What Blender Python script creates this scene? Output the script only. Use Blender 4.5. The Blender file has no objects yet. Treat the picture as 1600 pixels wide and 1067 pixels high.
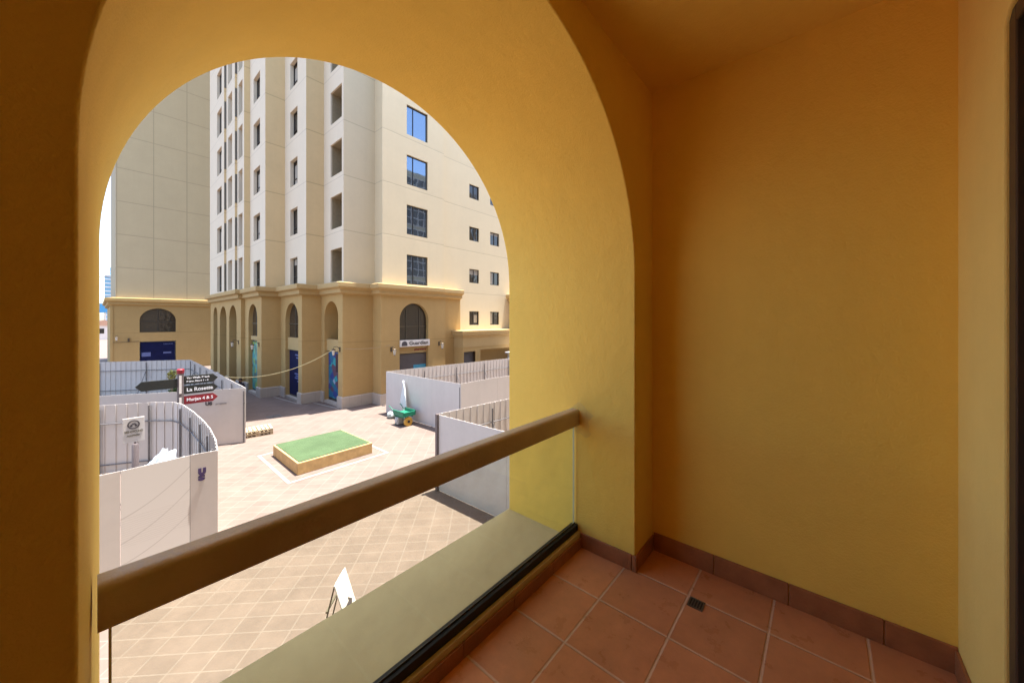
import bpy, bmesh, math, random
from mathutils import Vector, Matrix
random.seed(7)
R = math.radians
scene = bpy.context.scene

# ------------------------------------------------------------------ camera
FPX, YAW = 561.5, math.atan(485 / 561.5)
cam_d = bpy.data.cameras.new('camera'); cam = bpy.data.objects.new('camera', cam_d)
scene.collection.objects.link(cam); scene.camera = cam
cam.location = (0, 0, 5.5)
cam.rotation_euler = (R(90), 0, YAW - R(90))
cam_d.sensor_width = 36; cam_d.lens = 36 * FPX / 1600
cam_d.shift_y = -33.5 / 1600
cam_d.clip_start = 0.02; cam_d.clip_end = 3000

# ------------------------------------------------------------------ sky, sun, exposure
SUN_AZ, SUN_EL = R(-15), R(79)          # direction towards the sun, angle from +X
w = bpy.data.worlds.new('World'); scene.world = w; w.use_nodes = True
nt = w.node_tree; bg = nt.nodes['Background']
sky = nt.nodes.new('ShaderNodeTexSky'); sky.sky_type = 'NISHITA'; sky.sun_disc = False
sky.sun_elevation = SUN_EL; sky.sun_rotation = R(90) - SUN_AZ
sky.dust_density = 1.6
nt.links.new(sky.outputs[0], bg.inputs[0]); bg.inputs[1].default_value = 0.10
sl = bpy.data.lights.new('sun', 'SUN'); sl.energy = 3.5; sl.angle = R(0.5); sl.color = (1, 0.95, 0.88)
so = bpy.data.objects.new('sun', sl); scene.collection.objects.link(so)
sd = Vector((math.cos(SUN_EL) * math.cos(SUN_AZ), math.cos(SUN_EL) * math.sin(SUN_AZ), math.sin(SUN_EL)))
so.rotation_euler = (-sd).to_track_quat('-Z', 'Y').to_euler(); so.location = (10, -10, 80)
scene.view_settings.view_transform = 'Standard'; scene.view_settings.look = 'None'
scene.view_settings.exposure = 2.55; scene.view_settings.gamma = 1
scene.render.engine = 'CYCLES'
scene.cycles.max_bounces = 12; scene.cycles.diffuse_bounces = 8; scene.cycles.glossy_bounces = 4
scene.cycles.transparent_max_bounces = 12
scene.cycles.sample_clamp_indirect = 6

# ------------------------------------------------------------------ helpers
C = scene.collection
def finish(bm, name, mat, parent=None, smooth=None, bevel=0, link=True):
    bmesh.ops.recalc_face_normals(bm, faces=bm.faces)
    me = bpy.data.meshes.new(name); bm.to_mesh(me); bm.free()
    mats = mat if isinstance(mat, (list, tuple)) else [mat]
    for m in mats: me.materials.append(m)
    if smooth is not None:
        for p in me.polygons: p.use_smooth = True
        me.set_sharp_from_angle(angle=R(smooth))
    o = bpy.data.objects.new(name, me); C.objects.link(o)
    if parent is not None:
        o.parent = parent
        top = parent
        loc = Vector(top.location)
        if top.parent is not None: loc = loc + Vector(top.parent.location)
        me.transform(Matrix.Translation(-loc))
    if bevel:
        b = o.modifiers.new('bevel', 'BEVEL'); b.width = bevel; b.segments = 2; b.limit_method = 'ANGLE'; b.angle_limit = R(40)
    return o
def tag(o, label=None, cat=None, group=None, kind=None):
    if label: o['label'] = label
    if cat: o['category'] = cat
    if group: o['group'] = group
    if kind: o['kind'] = kind
    return o
def thing(name, label, cat, loc=(0, 0, 0), group=None):
    o = bpy.data.objects.new(name, None); C.objects.link(o); o.location = loc; o.empty_display_size = .2
    return tag(o, label, cat, group)
def copy_tree(o, parent=None):
    c = o.copy(); C.objects.link(c)
    if parent: c.parent = parent
    for ch in list(o.children): copy_tree(ch, c)
    return c
def box(bm, x0, x1, y0, y1, z0, z1):
    v = [bm.verts.new(p) for p in ((x0,y0,z0),(x1,y0,z0),(x1,y1,z0),(x0,y1,z0),(x0,y0,z1),(x1,y0,z1),(x1,y1,z1),(x0,y1,z1))]
    fs = [bm.faces.new([v[i] for i in q]) for q in ((0,3,2,1),(4,5,6,7),(0,1,5,4),(1,2,6,5),(2,3,7,6),(3,0,4,7))]
    return v, fs
def obox(bm, c, size, M):
    """box of given size, centred at c, with orientation matrix M (3x3)"""
    v, f = box(bm, *[s for a in size for s in (-a/2, a/2)])
    for q in v: q.co = M @ q.co + Vector(c)
    return v, f
def bar(bm, a, b, wdt, h=None, up=(0,0,1)):
    a = Vector(a); b = Vector(b); h = h or wdt
    d = (b - a); L = d.length; z = d.normalized(); u = Vector(up)
    if abs(z.dot(u)) > .99: u = Vector((1, 0, 0))
    x = u.cross(z).normalized(); y = z.cross(x)
    M = Matrix((x, y, z)).transposed()
    return obox(bm, (a + b) / 2, (wdt, h, L), M)
def tube(bm, pts, r, n=10, cap=True, rs=None):
    pts = [Vector(p) for p in pts]; rings = []
    for i, p in enumerate(pts):
        d = (pts[min(i+1, len(pts)-1)] - pts[max(i-1, 0)]).normalized()
        u = Vector((0, 0, 1)) if abs(d.z) < .95 else Vector((1, 0, 0))
        x = u.cross(d).normalized(); y = d.cross(x); rr = rs[i] if rs else r
        rings.append([bm.verts.new(p + (x * math.cos(2*math.pi*k/n) + y * math.sin(2*math.pi*k/n)) * rr) for k in range(n)])
    for a, b in zip(rings, rings[1:]):
        for k in range(n): bm.faces.new((a[k], a[(k+1) % n], b[(k+1) % n], b[k]))
    if cap:
        bm.faces.new(rings[0]); bm.faces.new(rings[-1])
def prism(bm, poly, f0, f1):
    """extrude a 2D polygon: f0/f1 map (u,v)->xyz"""
    a = [bm.verts.new(f0(*p)) for p in poly]; b = [bm.verts.new(f1(*p)) for p in poly]; n = len(poly)
    bm.faces.new(a); bm.faces.new(b[::-1])
    for i in range(n): bm.faces.new((a[i], a[(i+1) % n], b[(i+1) % n], b[i]))
def arch_loop(u0, u1, z0, ztop, n=28, flat=1.0):
    r = (u1 - u0) / 2; cu = (u0 + u1) / 2; zs = ztop - r * flat
    return [(u0, z0)] + [(cu - r * math.cos(math.pi*i/n), zs + r * flat * math.sin(math.pi*i/n)) for i in range(n+1)] + [(u1, z0)]
def rect(u0, u1, z0, z1): return [(u0, z0), (u0, z1), (u1, z1), (u1, z0)]
def wall(bm, axis, plane, outer, holes=(), depth=0.2):
    """vertical wall face on plane, with hole reveals running to plane+depth. outer: loop of (u,z)."""
    def P(u, z, o=0.0): return (plane + o, u, z) if axis == 'X' else (u, plane + o, z)
    edges = []
    for lp in [outer] + list(holes):
        vs = [bm.verts.new(P(*p)) for p in lp]
        edges += [bm.edges.new((vs[i], vs[(i+1) % len(vs)])) for i in range(len(vs))]
    bmesh.ops.triangle_fill(bm, use_beauty=True, use_dissolve=False, edges=edges)
    for k, lp in enumerate(holes):
        dp = depth[k] if isinstance(depth, (list, tuple)) else depth
        if not dp: continue
        a = [bm.verts.new(P(*p)) for p in lp]; b = [bm.verts.new(P(*p, dp)) for p in lp]
        for i in range(len(lp)):
            j = (i+1) % len(lp); bm.faces.new((a[i], a[j], b[j], b[i]))
def face_loop(bm, axis, plane, lp):
    bm.faces.new([bm.verts.new((plane, u, z) if axis == 'X' else (u, plane, z)) for u, z in lp])
def text(body, size, mat, parent, M, name='lettering', ext=.004, bold=0.0, align='LEFT', width=None):
    cu = bpy.data.curves.new(name, 'FONT'); cu.body = body; cu.size = size; cu.extrude = ext; cu.offset = bold; cu.align_x = align
    t = bpy.data.objects.new('t', cu); C.objects.link(t); bpy.context.view_layer.update()
    me = bpy.data.meshes.new_from_object(t.evaluated_get(bpy.context.evaluated_depsgraph_get())); me.name = name
    bpy.data.objects.remove(t)
    if width:
        xs = [v.co.x for v in me.vertices]; s = width / (max(xs) - min(xs)); me.transform(Matrix.Diagonal((s, 1, 1, 1)))
    me.transform(M); loc = Vector(parent.location)
    if parent.parent is not None: loc = loc + Vector(parent.parent.location)
    me.transform(Matrix.Translation(-loc))
    me.materials.clear(); me.materials.append(mat)
    o = bpy.data.objects.new(name, me); C.objects.link(o); o.parent = parent
    return o
def onY(x, y, z): return Matrix.Translation((x, y, z)) @ Matrix.Rotation(R(90), 4, 'X')              # reads from -Y
def onX(x, y, z): return Matrix.Translation((x, y, z)) @ Matrix.Rotation(R(-90), 4, 'Z') @ Matrix.Rotation(R(90), 4, 'X')  # reads from -X

# ------------------------------------------------------------------ materials
class NT:
    def __init__(s, name):
        s.m = bpy.data.materials.new(name); s.m.use_nodes = True; s.t = s.m.node_tree
        s.b = s.t.nodes['Principled BSDF']; s.g = None
    def n(s, k, **kw):
        nd = s.t.nodes.new('ShaderNode' + k)
        for a, v in kw.items():
            if a.startswith('i_'):
                key = a[2:]; key = int(key) if key.isdigit() else key
                nd.inputs[key].default_value = v
            else: setattr(nd, a, v)
        return nd
    def l(s, a, b): s.t.links.new(a, b)
    def math(s, op, a, b=None, c=None):
        nd = s.n('Math', operation=op)
        for i, v in enumerate((a, b, c)):
            if v is None: continue
            if hasattr(v, 'default_value') or hasattr(v, 'links'): s.l(v, nd.inputs[i])
            else: nd.inputs[i].default_value = v
        return nd.outputs[0]
    def mix(s, f, a, b, mode='MIX'):
        nd = s.n('Mix', data_type='RGBA', blend_type=mode)
        for i, v in ((0, f), (6, a), (7, b)):
            if hasattr(v, 'links'): s.l(v, nd.inputs[i])
            else: nd.inputs[i].default_value = v if i == 0 else (*v[:3], 1)
        return nd.outputs[2]
    def pos(s, obj=False):
        return s.n('TexCoord').outputs['Object'] if obj else s.n('NewGeometry').outputs['Position']
    def noise(s, vec, scale, detail=4, rough=.55):
        nd = s.n('TexNoise', i_Scale=scale, i_Detail=detail, i_Roughness=rough); s.l(vec, nd.inputs['Vector']); return nd.outputs[0]
    def ramp(s, f, stops):
        nd = s.n('ValToRGB'); cr = nd.color_ramp
        while len(cr.elements) < len(stops): cr.elements.new(.5)
        for e, (p, c) in zip(cr.elements, stops): e.position = p; e.color = (c, c, c, 1) if isinstance(c, (int, float)) else (*c, 1)
        s.l(f, nd.inputs[0]); return nd.outputs[0]
    def bump(s, h, strength, dist=.01):
        nd = s.n('Bump', i_Strength=strength, i_Distance=dist); s.l(h, nd.inputs['Height']); s.l(nd.outputs[0], s.b.inputs['Normal'])
def plain(name, col, rough=.6, metal=0, var=.08, scale=6, bump=0, bscale=80, obj=True, spec=.4):
    k = NT(name); v = k.pos(obj); n = k.noise(v, scale)
    f = k.ramp(n, [(.3, 1 - var), (.7, 1 + var)])
    c = k.mix(1, col, f, 'MULTIPLY'); k.l(c, k.b.inputs['Base Color'])
    k.b.inputs['Roughness'].default_value = rough; k.b.inputs['Metallic'].default_value = metal
    k.b.inputs['Specular IOR Level'].default_value = spec
    if bump: k.bump(k.noise(v, bscale, 3), bump)
    return k.m
def stucco(name, col, zlines=None, xlines=None, stain=.12, fine=.35, bscale=220, lw=.03, dist=.004, ylines=None):
    """painted render; zlines=(z0, pitch) shallow groove lines"""
    k = NT(name); v = k.pos()
    big = k.noise(v, .7, 6, .6); mid = k.noise(v, 5, 5, .6)
    f = k.math('ADD', k.math('MULTIPLY', k.math('SUBTRACT', big, .5), stain * 2), k.math('MULTIPLY', k.math('SUBTRACT', mid, .5), stain))
    # faint vertical runs of dirt
    mp = k.n('Mapping'); mp.inputs['Scale'].default_value = (3.2, 3.2, .12); k.l(v, mp.inputs[0])
    st = k.noise(mp.outputs[0], 1.3, 5, .65)
    f = k.math('ADD', f, k.math('MULTIPLY', k.math('SUBTRACT', st, .5), stain * .9))
    f = k.math('ADD', f, 1.0)
    c = k.mix(1, col, f, 'MULTIPLY')
    h = k.noise(v, bscale, 3, .6); h2 = k.noise(v, bscale * .12, 3, .6)
    h = k.math('ADD', k.math('MULTIPLY', h, .5), k.math('MULTIPLY', h2, .9))
    sep = k.n('SeparateXYZ'); k.l(v, sep.inputs[0]); line = None
    for spec, ax in ((zlines, 2), (xlines, 0), (ylines, 1)):
        if not spec: continue
        wob = k.math('MULTIPLY', k.math('SUBTRACT', k.noise(v, .5, 2), .5), .0)
        d = k.math('PINGPONG', k.math('SUBTRACT', sep.outputs[ax], spec[0]), spec[1] / 2)
        m = k.math('SMOOTH_MIN', 1.0, k.math('MAXIMUM', k.math('SUBTRACT', 1.0, k.math('DIVIDE', k.math('ADD', d, wob), lw)), 0.0), .05)
        line = m if line is None else k.math('MAXIMUM', line, m)
    if line is not None:
        c = k.mix(k.math('MULTIPLY', line, .55), c, tuple(q * .45 for q in col))
        h = k.math('SUBTRACT', h, k.math('MULTIPLY', line, 3.0))
    k.l(c, k.b.inputs['Base Color']); k.b.inputs['Roughness'].default_value = .85; k.b.inputs['Specular IOR Level'].default_value = .25
    k.bump(h, fine, dist); return k.m

FH, Z0 = 3.45, 7.98           # floor height of the tower, sill height of its first row
M = {}
M['in_paint'] = stucco('mustard_paint_balcony', (.87, .59, .12), stain=.10, fine=.8, bscale=130, dist=.006)
M['in_paint_light'] = stucco('cream_paint_balcony', (.86, .64, .205), stain=.10, fine=.7, bscale=130, dist=.005)
M['podium'] = stucco('mustard_render_podium', (.43, .285, .115), zlines=(4.1, 40), stain=.12, fine=.3, bscale=40)
M['podium_trim'] = stucco('mustard_render_trim', (.43, .30, .135), stain=.1, fine=.3, bscale=40)
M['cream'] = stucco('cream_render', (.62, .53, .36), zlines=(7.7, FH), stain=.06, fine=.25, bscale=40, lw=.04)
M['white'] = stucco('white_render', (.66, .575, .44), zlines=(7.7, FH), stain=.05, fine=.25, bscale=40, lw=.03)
M['tan'] = stucco('shaded_tan_render', (.60, .455, .25), zlines=(7.7, FH), stain=.08, fine=.25, bscale=40, lw=.05)  # setback faces: occlusion by neighbouring piers is put into this tan
M['grey_render'] = stucco('beige_panel_render', (.35, .30, .20), zlines=(7.55, 3.5), xlines=(1.42, 2.76), stain=.07, fine=.25, bscale=40, lw=.06)
M['stone'] = stucco('plinth_stone', (.42, .36, .30), xlines=(0, .8), ylines=(.2, .8), stain=.16, fine=.3, bscale=40, lw=.012)
M['bronze'] = plain('bronze_aluminium', (.50, .40, .265), .36, .10, .12, 5, .25, 60)
M['frame_brown'] = plain('brown_aluminium', (.085, .06, .045), .45, .4, .06, 3)
M['frame_grey'] = plain('grey_brown_aluminium', (.12, .105, .075), .5, .3, .06, 3)
M['frame_dark'] = plain('dark_window_frame', (.05, .045, .04), .5, .2)
M['rubber'] = plain('black_rubber', (.012, .010, .012), .55)
M['fence'] = stucco('white_sheet_metal', (.52, .48, .445), stain=.10, fine=.12, bscale=3, dist=.02)
M['fence_print'] = None
M['steel'] = plain('dull_steel_tube', (.16, .15, .15), .55, .5, .2, 9)
M['dark_steel'] = plain('dark_steel', (.045, .04, .04), .55, .3, .2, 9)
M['grass'] = None
M['planter'] = plain('planter_tan_paint', (.42, .275, .12), .8, 0, .16, 5, .3)
M['kerb'] = plain('pale_kerb_stone', (.27, .235, .205), .85, 0, .1, 6, .3)
M['wood'] = plain('pallet_wood', (.36, .28, .18), .85, 0, .2, 14, .4)
M['lamp_metal'] = plain('aged_lantern_metal', (.10, .075, .05), .5, .4)
M['lamp_glass'] = plain('frosted_lantern_glass', (.55, .50, .42), .3)
M['navy'] = plain('navy_hoarding_vinyl', (.005, .008, .045), .6, 0, .15, 2, spec=.12)
M['white_ink'] = plain('white_lettering', (.75, .76, .8), .5)
M['blue_ink'] = plain('pale_blue_print', (.10, .13, .30), .5)
M['dark_sign'] = plain('charcoal_sign', (.022, .024, .022), .45)
M['red_sign'] = plain('dark_red_sign', (.22, .012, .022), .45)
M['grey_post'] = plain('grey_brown_post', (.13, .105, .105), .5, .2)
M['ink'] = plain('dark_print', (.07, .06, .065), .6)
M['violet_ink'] = plain('dark_violet_print', (.05, .03, .10), .6)
M['room'] = plain('dark_room', (.035, .03, .026), .9)
M['purple'] = plain('purple_shop_panel', (.07, .03, .16), .5)
M['shop_grey'] = plain('dull_shop_blind', (.10, .085, .085), .6, 0, .1, 2)
M['black'] = plain('black_enamel', (.012, .012, .014), .35)
M['skin'] = plain('skin', (.25, .13, .08), .6)
M['cloth_dark'] = plain('dark_cloth', (.03, .026, .035), .9)
M['hair'] = plain('black_hair', (.012, .010, .009), .8)
M['green_paint'] = plain('green_enamel', (.01, .16, .09), .45, 0, .2, 9)
M['yellow_paint'] = plain('yellow_enamel', (.55, .33, .06), .5, 0, .2, 9)
M['white_sheet'] = plain('white_plastic_sheet', (.60, .61, .62), .4, 0, .05, 4)
M['sign_white'] = plain('white_sign_panel', (.70, .66, .62), .5)
M['far_blue'] = plain('blue_far_tower', (.16, .32, .44), .3, 0, .2, .05)
M['far_white'] = plain('pale_far_wall', (.70, .62, .56), .8)
M['far_roof'] = plain('terracotta_far_roof', (.42, .24, .16), .8)
M['awning'] = plain('blue_awning', (.05, .22, .42), .6)

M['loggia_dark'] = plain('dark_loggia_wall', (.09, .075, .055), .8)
M['left_podium'] = stucco('shaded_ochre_render', (.38, .262, .11), zlines=(4.1, 40), stain=.12, fine=.3, bscale=40)  # mustard darkened: the shadow on the left building is put into its colour
M['loggia_tan'] = plain('shaded_loggia_tan', (.30, .24, .15), .85)  # loggia tan, deepened to hold the shading of the reveals
M['heap'] = plain('crumpled_plastic', (.40, .43, .47), .35, 0, .25, 6)
M['blind'] = plain('pale_window_blind', (.34, .31, .26), .8, 0, .15, 8)

def glass_mat(name, col, rough, metal, wob, wscale):
    k = NT(name); v = k.pos()
    k.b.inputs['Base Color'].default_value = (*col, 1); k.b.inputs['Metallic'].default_value = metal
    k.b.inputs['Roughness'].default_value = rough; k.b.inputs['Specular IOR Level'].default_value = .8
    k.bump(k.noise(v, wscale, 2), wob, .05); return k.m
M['win'] = glass_mat('reflective_window_glass', (.20, .27, .36), .03, .8, .10, .7)
M['win_dark'] = glass_mat('dark_window_glass', (.045, .038, .032), .05, .25, .35, 1.2)

# clear pane: straight-through pane with a fresnel reflection
def pane(name, tint, ior=1.45):
    k = NT(name); t = k.t; out = [n for n in t.nodes if n.type == 'OUTPUT_MATERIAL'][0]
    tr = k.n('BsdfTransparent'); tr.inputs[0].default_value = (*tint, 1)
    gl = k.n('BsdfGlossy', i_Roughness=.02); gl.inputs[0].default_value = (.9, .95, .92, 1)
    di = k.n('BsdfDiffuse'); di.inputs[0].default_value = (.62, .60, .50, 1)      # film of dust
    bf = k.n('NewGeometry').outputs['Backfacing']; fr = k.n('Fresnel'); k.l(k.math('ADD', ior, k.math('MULTIPLY', bf, 1/ior - ior)), fr.inputs['IOR']); m1 = k.n('MixShader'); m2 = k.n('MixShader')
    k.l(fr.outputs[0], m1.inputs[0]); k.l(tr.outputs[0], m1.inputs[1]); k.l(gl.outputs[0], m1.inputs[2])
    d = k.ramp(k.noise(k.pos(), 6, 6, .65), [(.35, .04), (.75, .11)])
    k.l(d, m2.inputs[0]); k.l(m1.outputs[0], m2.inputs[1]); k.l(di.outputs[0], m2.inputs[2]); k.l(m2.outputs[0], out.inputs[0])
    return k.m
M['clear'] = pane('balustrade_glass', (.93, .945, .88))
M['glass_edge'] = plain('polished_glass_edge', (.60, .62, .50), .2)

def grid_tiles(name, ang, pu, pv, ou, ov, gw, col, grout, var, rough, bump, stain=.15, gdark=0.0, hue=None, stagger=0.0, patch=None):
    k = NT(name); v = k.pos(); mp = k.n('Mapping'); mp.vector_type = 'TEXTURE'
    mp.inputs['Rotation'].default_value = (0, 0, ang); k.l(v, mp.inputs[0])
    sep = k.n('SeparateXYZ'); k.l(mp.outputs[0], sep.inputs[0])
    u = k.math('DIVIDE', k.math('SUBTRACT', sep.outputs[0], ou), pu)
    vv = k.math('DIVIDE', k.math('SUBTRACT', sep.outputs[1], ov), pv)
    iv = k.math('FLOOR', vv)
    if stagger: u = k.math('ADD', u, k.math('MULTIPLY', k.math('MODULO', k.math('ABSOLUTE', iv), 2.0), stagger))
    iu = k.math('FLOOR', u)
    du = k.math('MULTIPLY', k.math('PINGPONG', u, .5), pu); dv = k.math('MULTIPLY', k.math('PINGPONG', vv, .5), pv)
    d = k.math('MINIMUM', du, dv)
    wob = k.math('MULTIPLY', k.math('SUBTRACT', k.noise(v, 30, 3), .5), gw * .6)
    g = k.ramp(k.math('ADD', d, wob), [(gw * .75, 1.0), (gw * 1.35, 0.0)])
    cmb = k.n('CombineXYZ'); k.l(iu, cmb.inputs[0]); k.l(iv, cmb.inputs[1])
    wn = k.n('TexWhiteNoise', noise_dimensions='3D'); k.l(cmb.outputs[0], wn.inputs['Vector'])
    rnd = wn.outputs['Value']
    sc = k.math('ADD', 1 - var / 2, k.math('MULTIPLY', rnd, var))
    c = k.mix(1, col, sc, 'MULTIPLY')
    if hue: c = k.mix(k.math('MULTIPLY', k.math('GREATER_THAN', k.n_out(wn), .5) if False else wn.outputs['Value'], .6), c, hue)
    n1 = k.noise(v, 1.2, 6, .65); n2 = k.noise(v, 9, 5, .6)
    s = k.math('ADD', 1.0, k.math('ADD', k.math('MULTIPLY', k.math('SUBTRACT', n1, .5), stain * 2), k.math('MULTIPLY', k.math('SUBTRACT', n2, .5), stain)))
    c = k.mix(1, c, s, 'MULTIPLY'); gr = k.mix(1, grout, s, 'MULTIPLY')
    c = k.mix(g, c, gr); k.l(c, k.b.inputs['Base Color'])
    rr = k.ramp(n2, [(.3, rough - .1), (.7, rough + .12)]); k.l(rr, k.b.inputs['Roughness'])
    k.b.inputs['Specular IOR Level'].default_value = .35
    h = k.math('SUBTRACT', k.math('MULTIPLY', k.noise(v, 60, 4), .25), g)
    k.bump(h, bump, .004); return k.m
M['floor'] = grid_tiles('terracotta_tiles', 0, .341, .357, 2.109, .5535, .0045, (.64, .275, .125), (.70, .47, .31), .30, .32, .9, .46)
M['pavers'] = grid_tiles('plaza_pavers', R(-45), .50, .345, .05, .1, .010, (.140, .102, .084), (.175, .137, .116), .12, .85, .4, .34)
M['skirt'] = plain('terracotta_skirting', (.34, .135, .06), .35, 0, .22, 8, .3)

def grass_mat():
    k = NT('artificial_turf'); v = k.pos(); n = k.noise(v, 1.6, 5, .6); n2 = k.noise(v, 160, 3, .7)
    c = k.ramp(n, [(.3, (.032, .062, .019)), (.7, (.052, .092, .034))])
    c = k.mix(1, c, k.ramp(n2, [(.3, .7), (.7, 1.25)]), 'MULTIPLY')
    k.l(c, k.b.inputs['Base Color']); k.b.inputs['Roughness'].default_value = .9; k.bump(n2, .6, .01); return k.m
M['grass'] = grass_mat()
def print_mat():   # hoarding panel printed with pale dune lines
    k = NT('printed_hoarding_vinyl'); v = k.pos()
    sep = k.n('SeparateXYZ'); k.l(v, sep.inputs[0])
    def curve(a, b, c0, wd):
        x = sep.outputs[0]; y = k.math('ADD', k.math('ADD', k.math('MULTIPLY', k.math('MULTIPLY', x, x), a), k.math('MULTIPLY', x, b)), c0)
        return k.math('MAXIMUM', k.math('SUBTRACT', 1.0, k.math('DIVIDE', k.math('ABSOLUTE', k.math('SUBTRACT', sep.outputs[2], y)), wd)), 0.0)
    ln = curve(.35, .10, 1.42, .016)
    for a in ((.35, .1, .92, .016), (.30, .08, .50, .014)): ln = k.math('MAXIMUM', ln, curve(*a))
    wv = k.n('TexWave', wave_type='BANDS', bands_direction='Z', i_Scale=7.0, i_Distortion=3.0, i_Detail=2.0); k.l(v, wv.inputs['Vector'])
    lo = k.math('MULTIPLY', k.ramp(wv.outputs[1], [(.0, .35), (.25, 0)]), k.math('MULTIPLY', k.math('LESS_THAN', sep.outputs[2], 1.5), k.math('GREATER_THAN', sep.outputs[2], .9)))
    ln = k.math('MAXIMUM', ln, lo)
    c = k.mix(k.math('MULTIPLY', ln, .6), (.56, .53, .50), (.26, .23, .21))
    k.l(c, k.b.inputs['Base Color']); k.b.inputs['Roughness'].default_value = .5; return k.m
M['fence_print'] = print_mat()
def poster_mat(name, cols, sc):
    k = NT(name); v = k.pos(); n = k.n('TexVoronoi', i_Scale=sc); k.l(v, n.inputs['Vector'])
    sp = k.n('SeparateColor'); k.l(n.outputs['Color'], sp.inputs[0])
    st = [(i / len(cols), c) for i, c in enumerate(cols)]
    cr = k.ramp(sp.outputs[0], st); k.t.nodes[-1]
    for nd in k.t.nodes:
        if nd.type == 'VALTORGB': nd.color_ramp.interpolation = 'CONSTANT'
    k.l(cr, k.b.inputs['Base Color']); k.b.inputs['Roughness'].default_value = .4; return k.m
M['poster_teal'] = poster_mat('teal_shop_poster', [(.01,.16,.20),(.02,.26,.30),(.02,.05,.22),(.01,.12,.24),(.10,.05,.09),(.30,.36,.45)], 2.3)
M['poster_green'] = poster_mat('green_shop_poster', [(.01,.20,.19),(.02,.28,.30),(.20,.33,.05),(.01,.10,.10),(.08,.34,.22)], 2.6)
M['leaf'] = plain('yellow_green_leaf', (.26, .25, .05), .6, 0, .5, 12)
M['leaf_dark'] = plain('dark_green_leaf', (.05, .085, .015), .6, 0, .5, 12)

# ================================================================== GROUND
bm = bmesh.new()
v = [bm.verts.new(p) for p in ((-250, -150, 0), (350, -150, 0), (350, 450, 0), (-250, 450, 0))]; bm.faces.new(v)
tag(finish(bm, 'ground', M['pavers']), kind='structure')

# ================================================================== APARTMENT TOWER across the plaza
tower = thing('apartment_tower', 'tall cream apartment tower with stepped corner piers on a mustard arched podium', 'building', (10, 24, 0))
low = [(7.37, 45.5), (7.37, 34.23), (7.63, 34.23), (7.63, 29.95), (8.82, 29.95), (8.82, 25.81), (10.03, 25.81), (10.03, 22.59), (12.03, 22.59), (12.03, 21.55), (17.25, 21.55), (17.25, 21.75), (18.9, 21.75)]
up = [(7.12, 44.3), (7.12, 38.5), (7.27, 38.5), (7.27, 35.62), (7.42, 35.62), (7.42, 33.55), (7.8, 33.55), (7.8, 29.7), (9.02, 29.7), (9.02, 25.65), (10.13, 25.65), (10.13, 22.68), (12.2, 22.68), (12.2, 21.7), (17.22, 21.7), (17.22, 21.95), (45, 21.95)]
TOP = 58
# --- podium walls
bmP = bmesh.new(); PT = 7.2
arches = {}     # segment start -> list of (u0,u1,ztop,depth)
seg_holes = {
    0: [(42.5, 44.2, 6.7, .5), (38.95, 41.5, 6.7, .5), (35.55, 38.0, 6.7, .5)],
    2: [(30.95, 33.25, 6.68, .32)],
    4: [(26.45, 28.95, 6.68, .32)],
    6: [(23.22, 25.3, 6.72, 1.5)],
    9: [(13.37, 15.70, 6.66, .30)],
}
for i in range(len(low) - 1):
    (xa, ya), (xb, yb) = low[i], low[i+1]
    hs = [arch_loop(h[0], h[1], .02, h[2]) for h in seg_holes.get(i, [])]
    dp = [h[3] for h in seg_holes.get(i, [])]
    if xa == xb: wall(bmP, 'X', xa, rect(min(ya, yb), max(ya, yb), 0, PT), hs, dp)
    else: wall(bmP, 'Y', ya, rect(min(xa, xb), max(xa, xb), 0, PT), hs, dp)
# closing wall right of the podium
bm_ = bmP
wall(bmP, 'X', 18.9, rect(21.75, 22.2, 0, PT))
podium = finish(bmP, 'podium_wall', M['podium'], tower)
# back of deep arcade niches
bm = bmesh.new()
box(bm, 12.0, 12.1, 34.4, 45.4, 0, 7); box(bm, 7.9, 12.0, 34.4, 45.4, 6.8, 7.0); box(bm, 7.9, 12, 34.3, 34.4, 0, 7); box(bm, 7.9, 12, 45.4, 45.45, 0, 7)
finish(bm, 'arcade_back_wall', M['podium'], tower)
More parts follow.
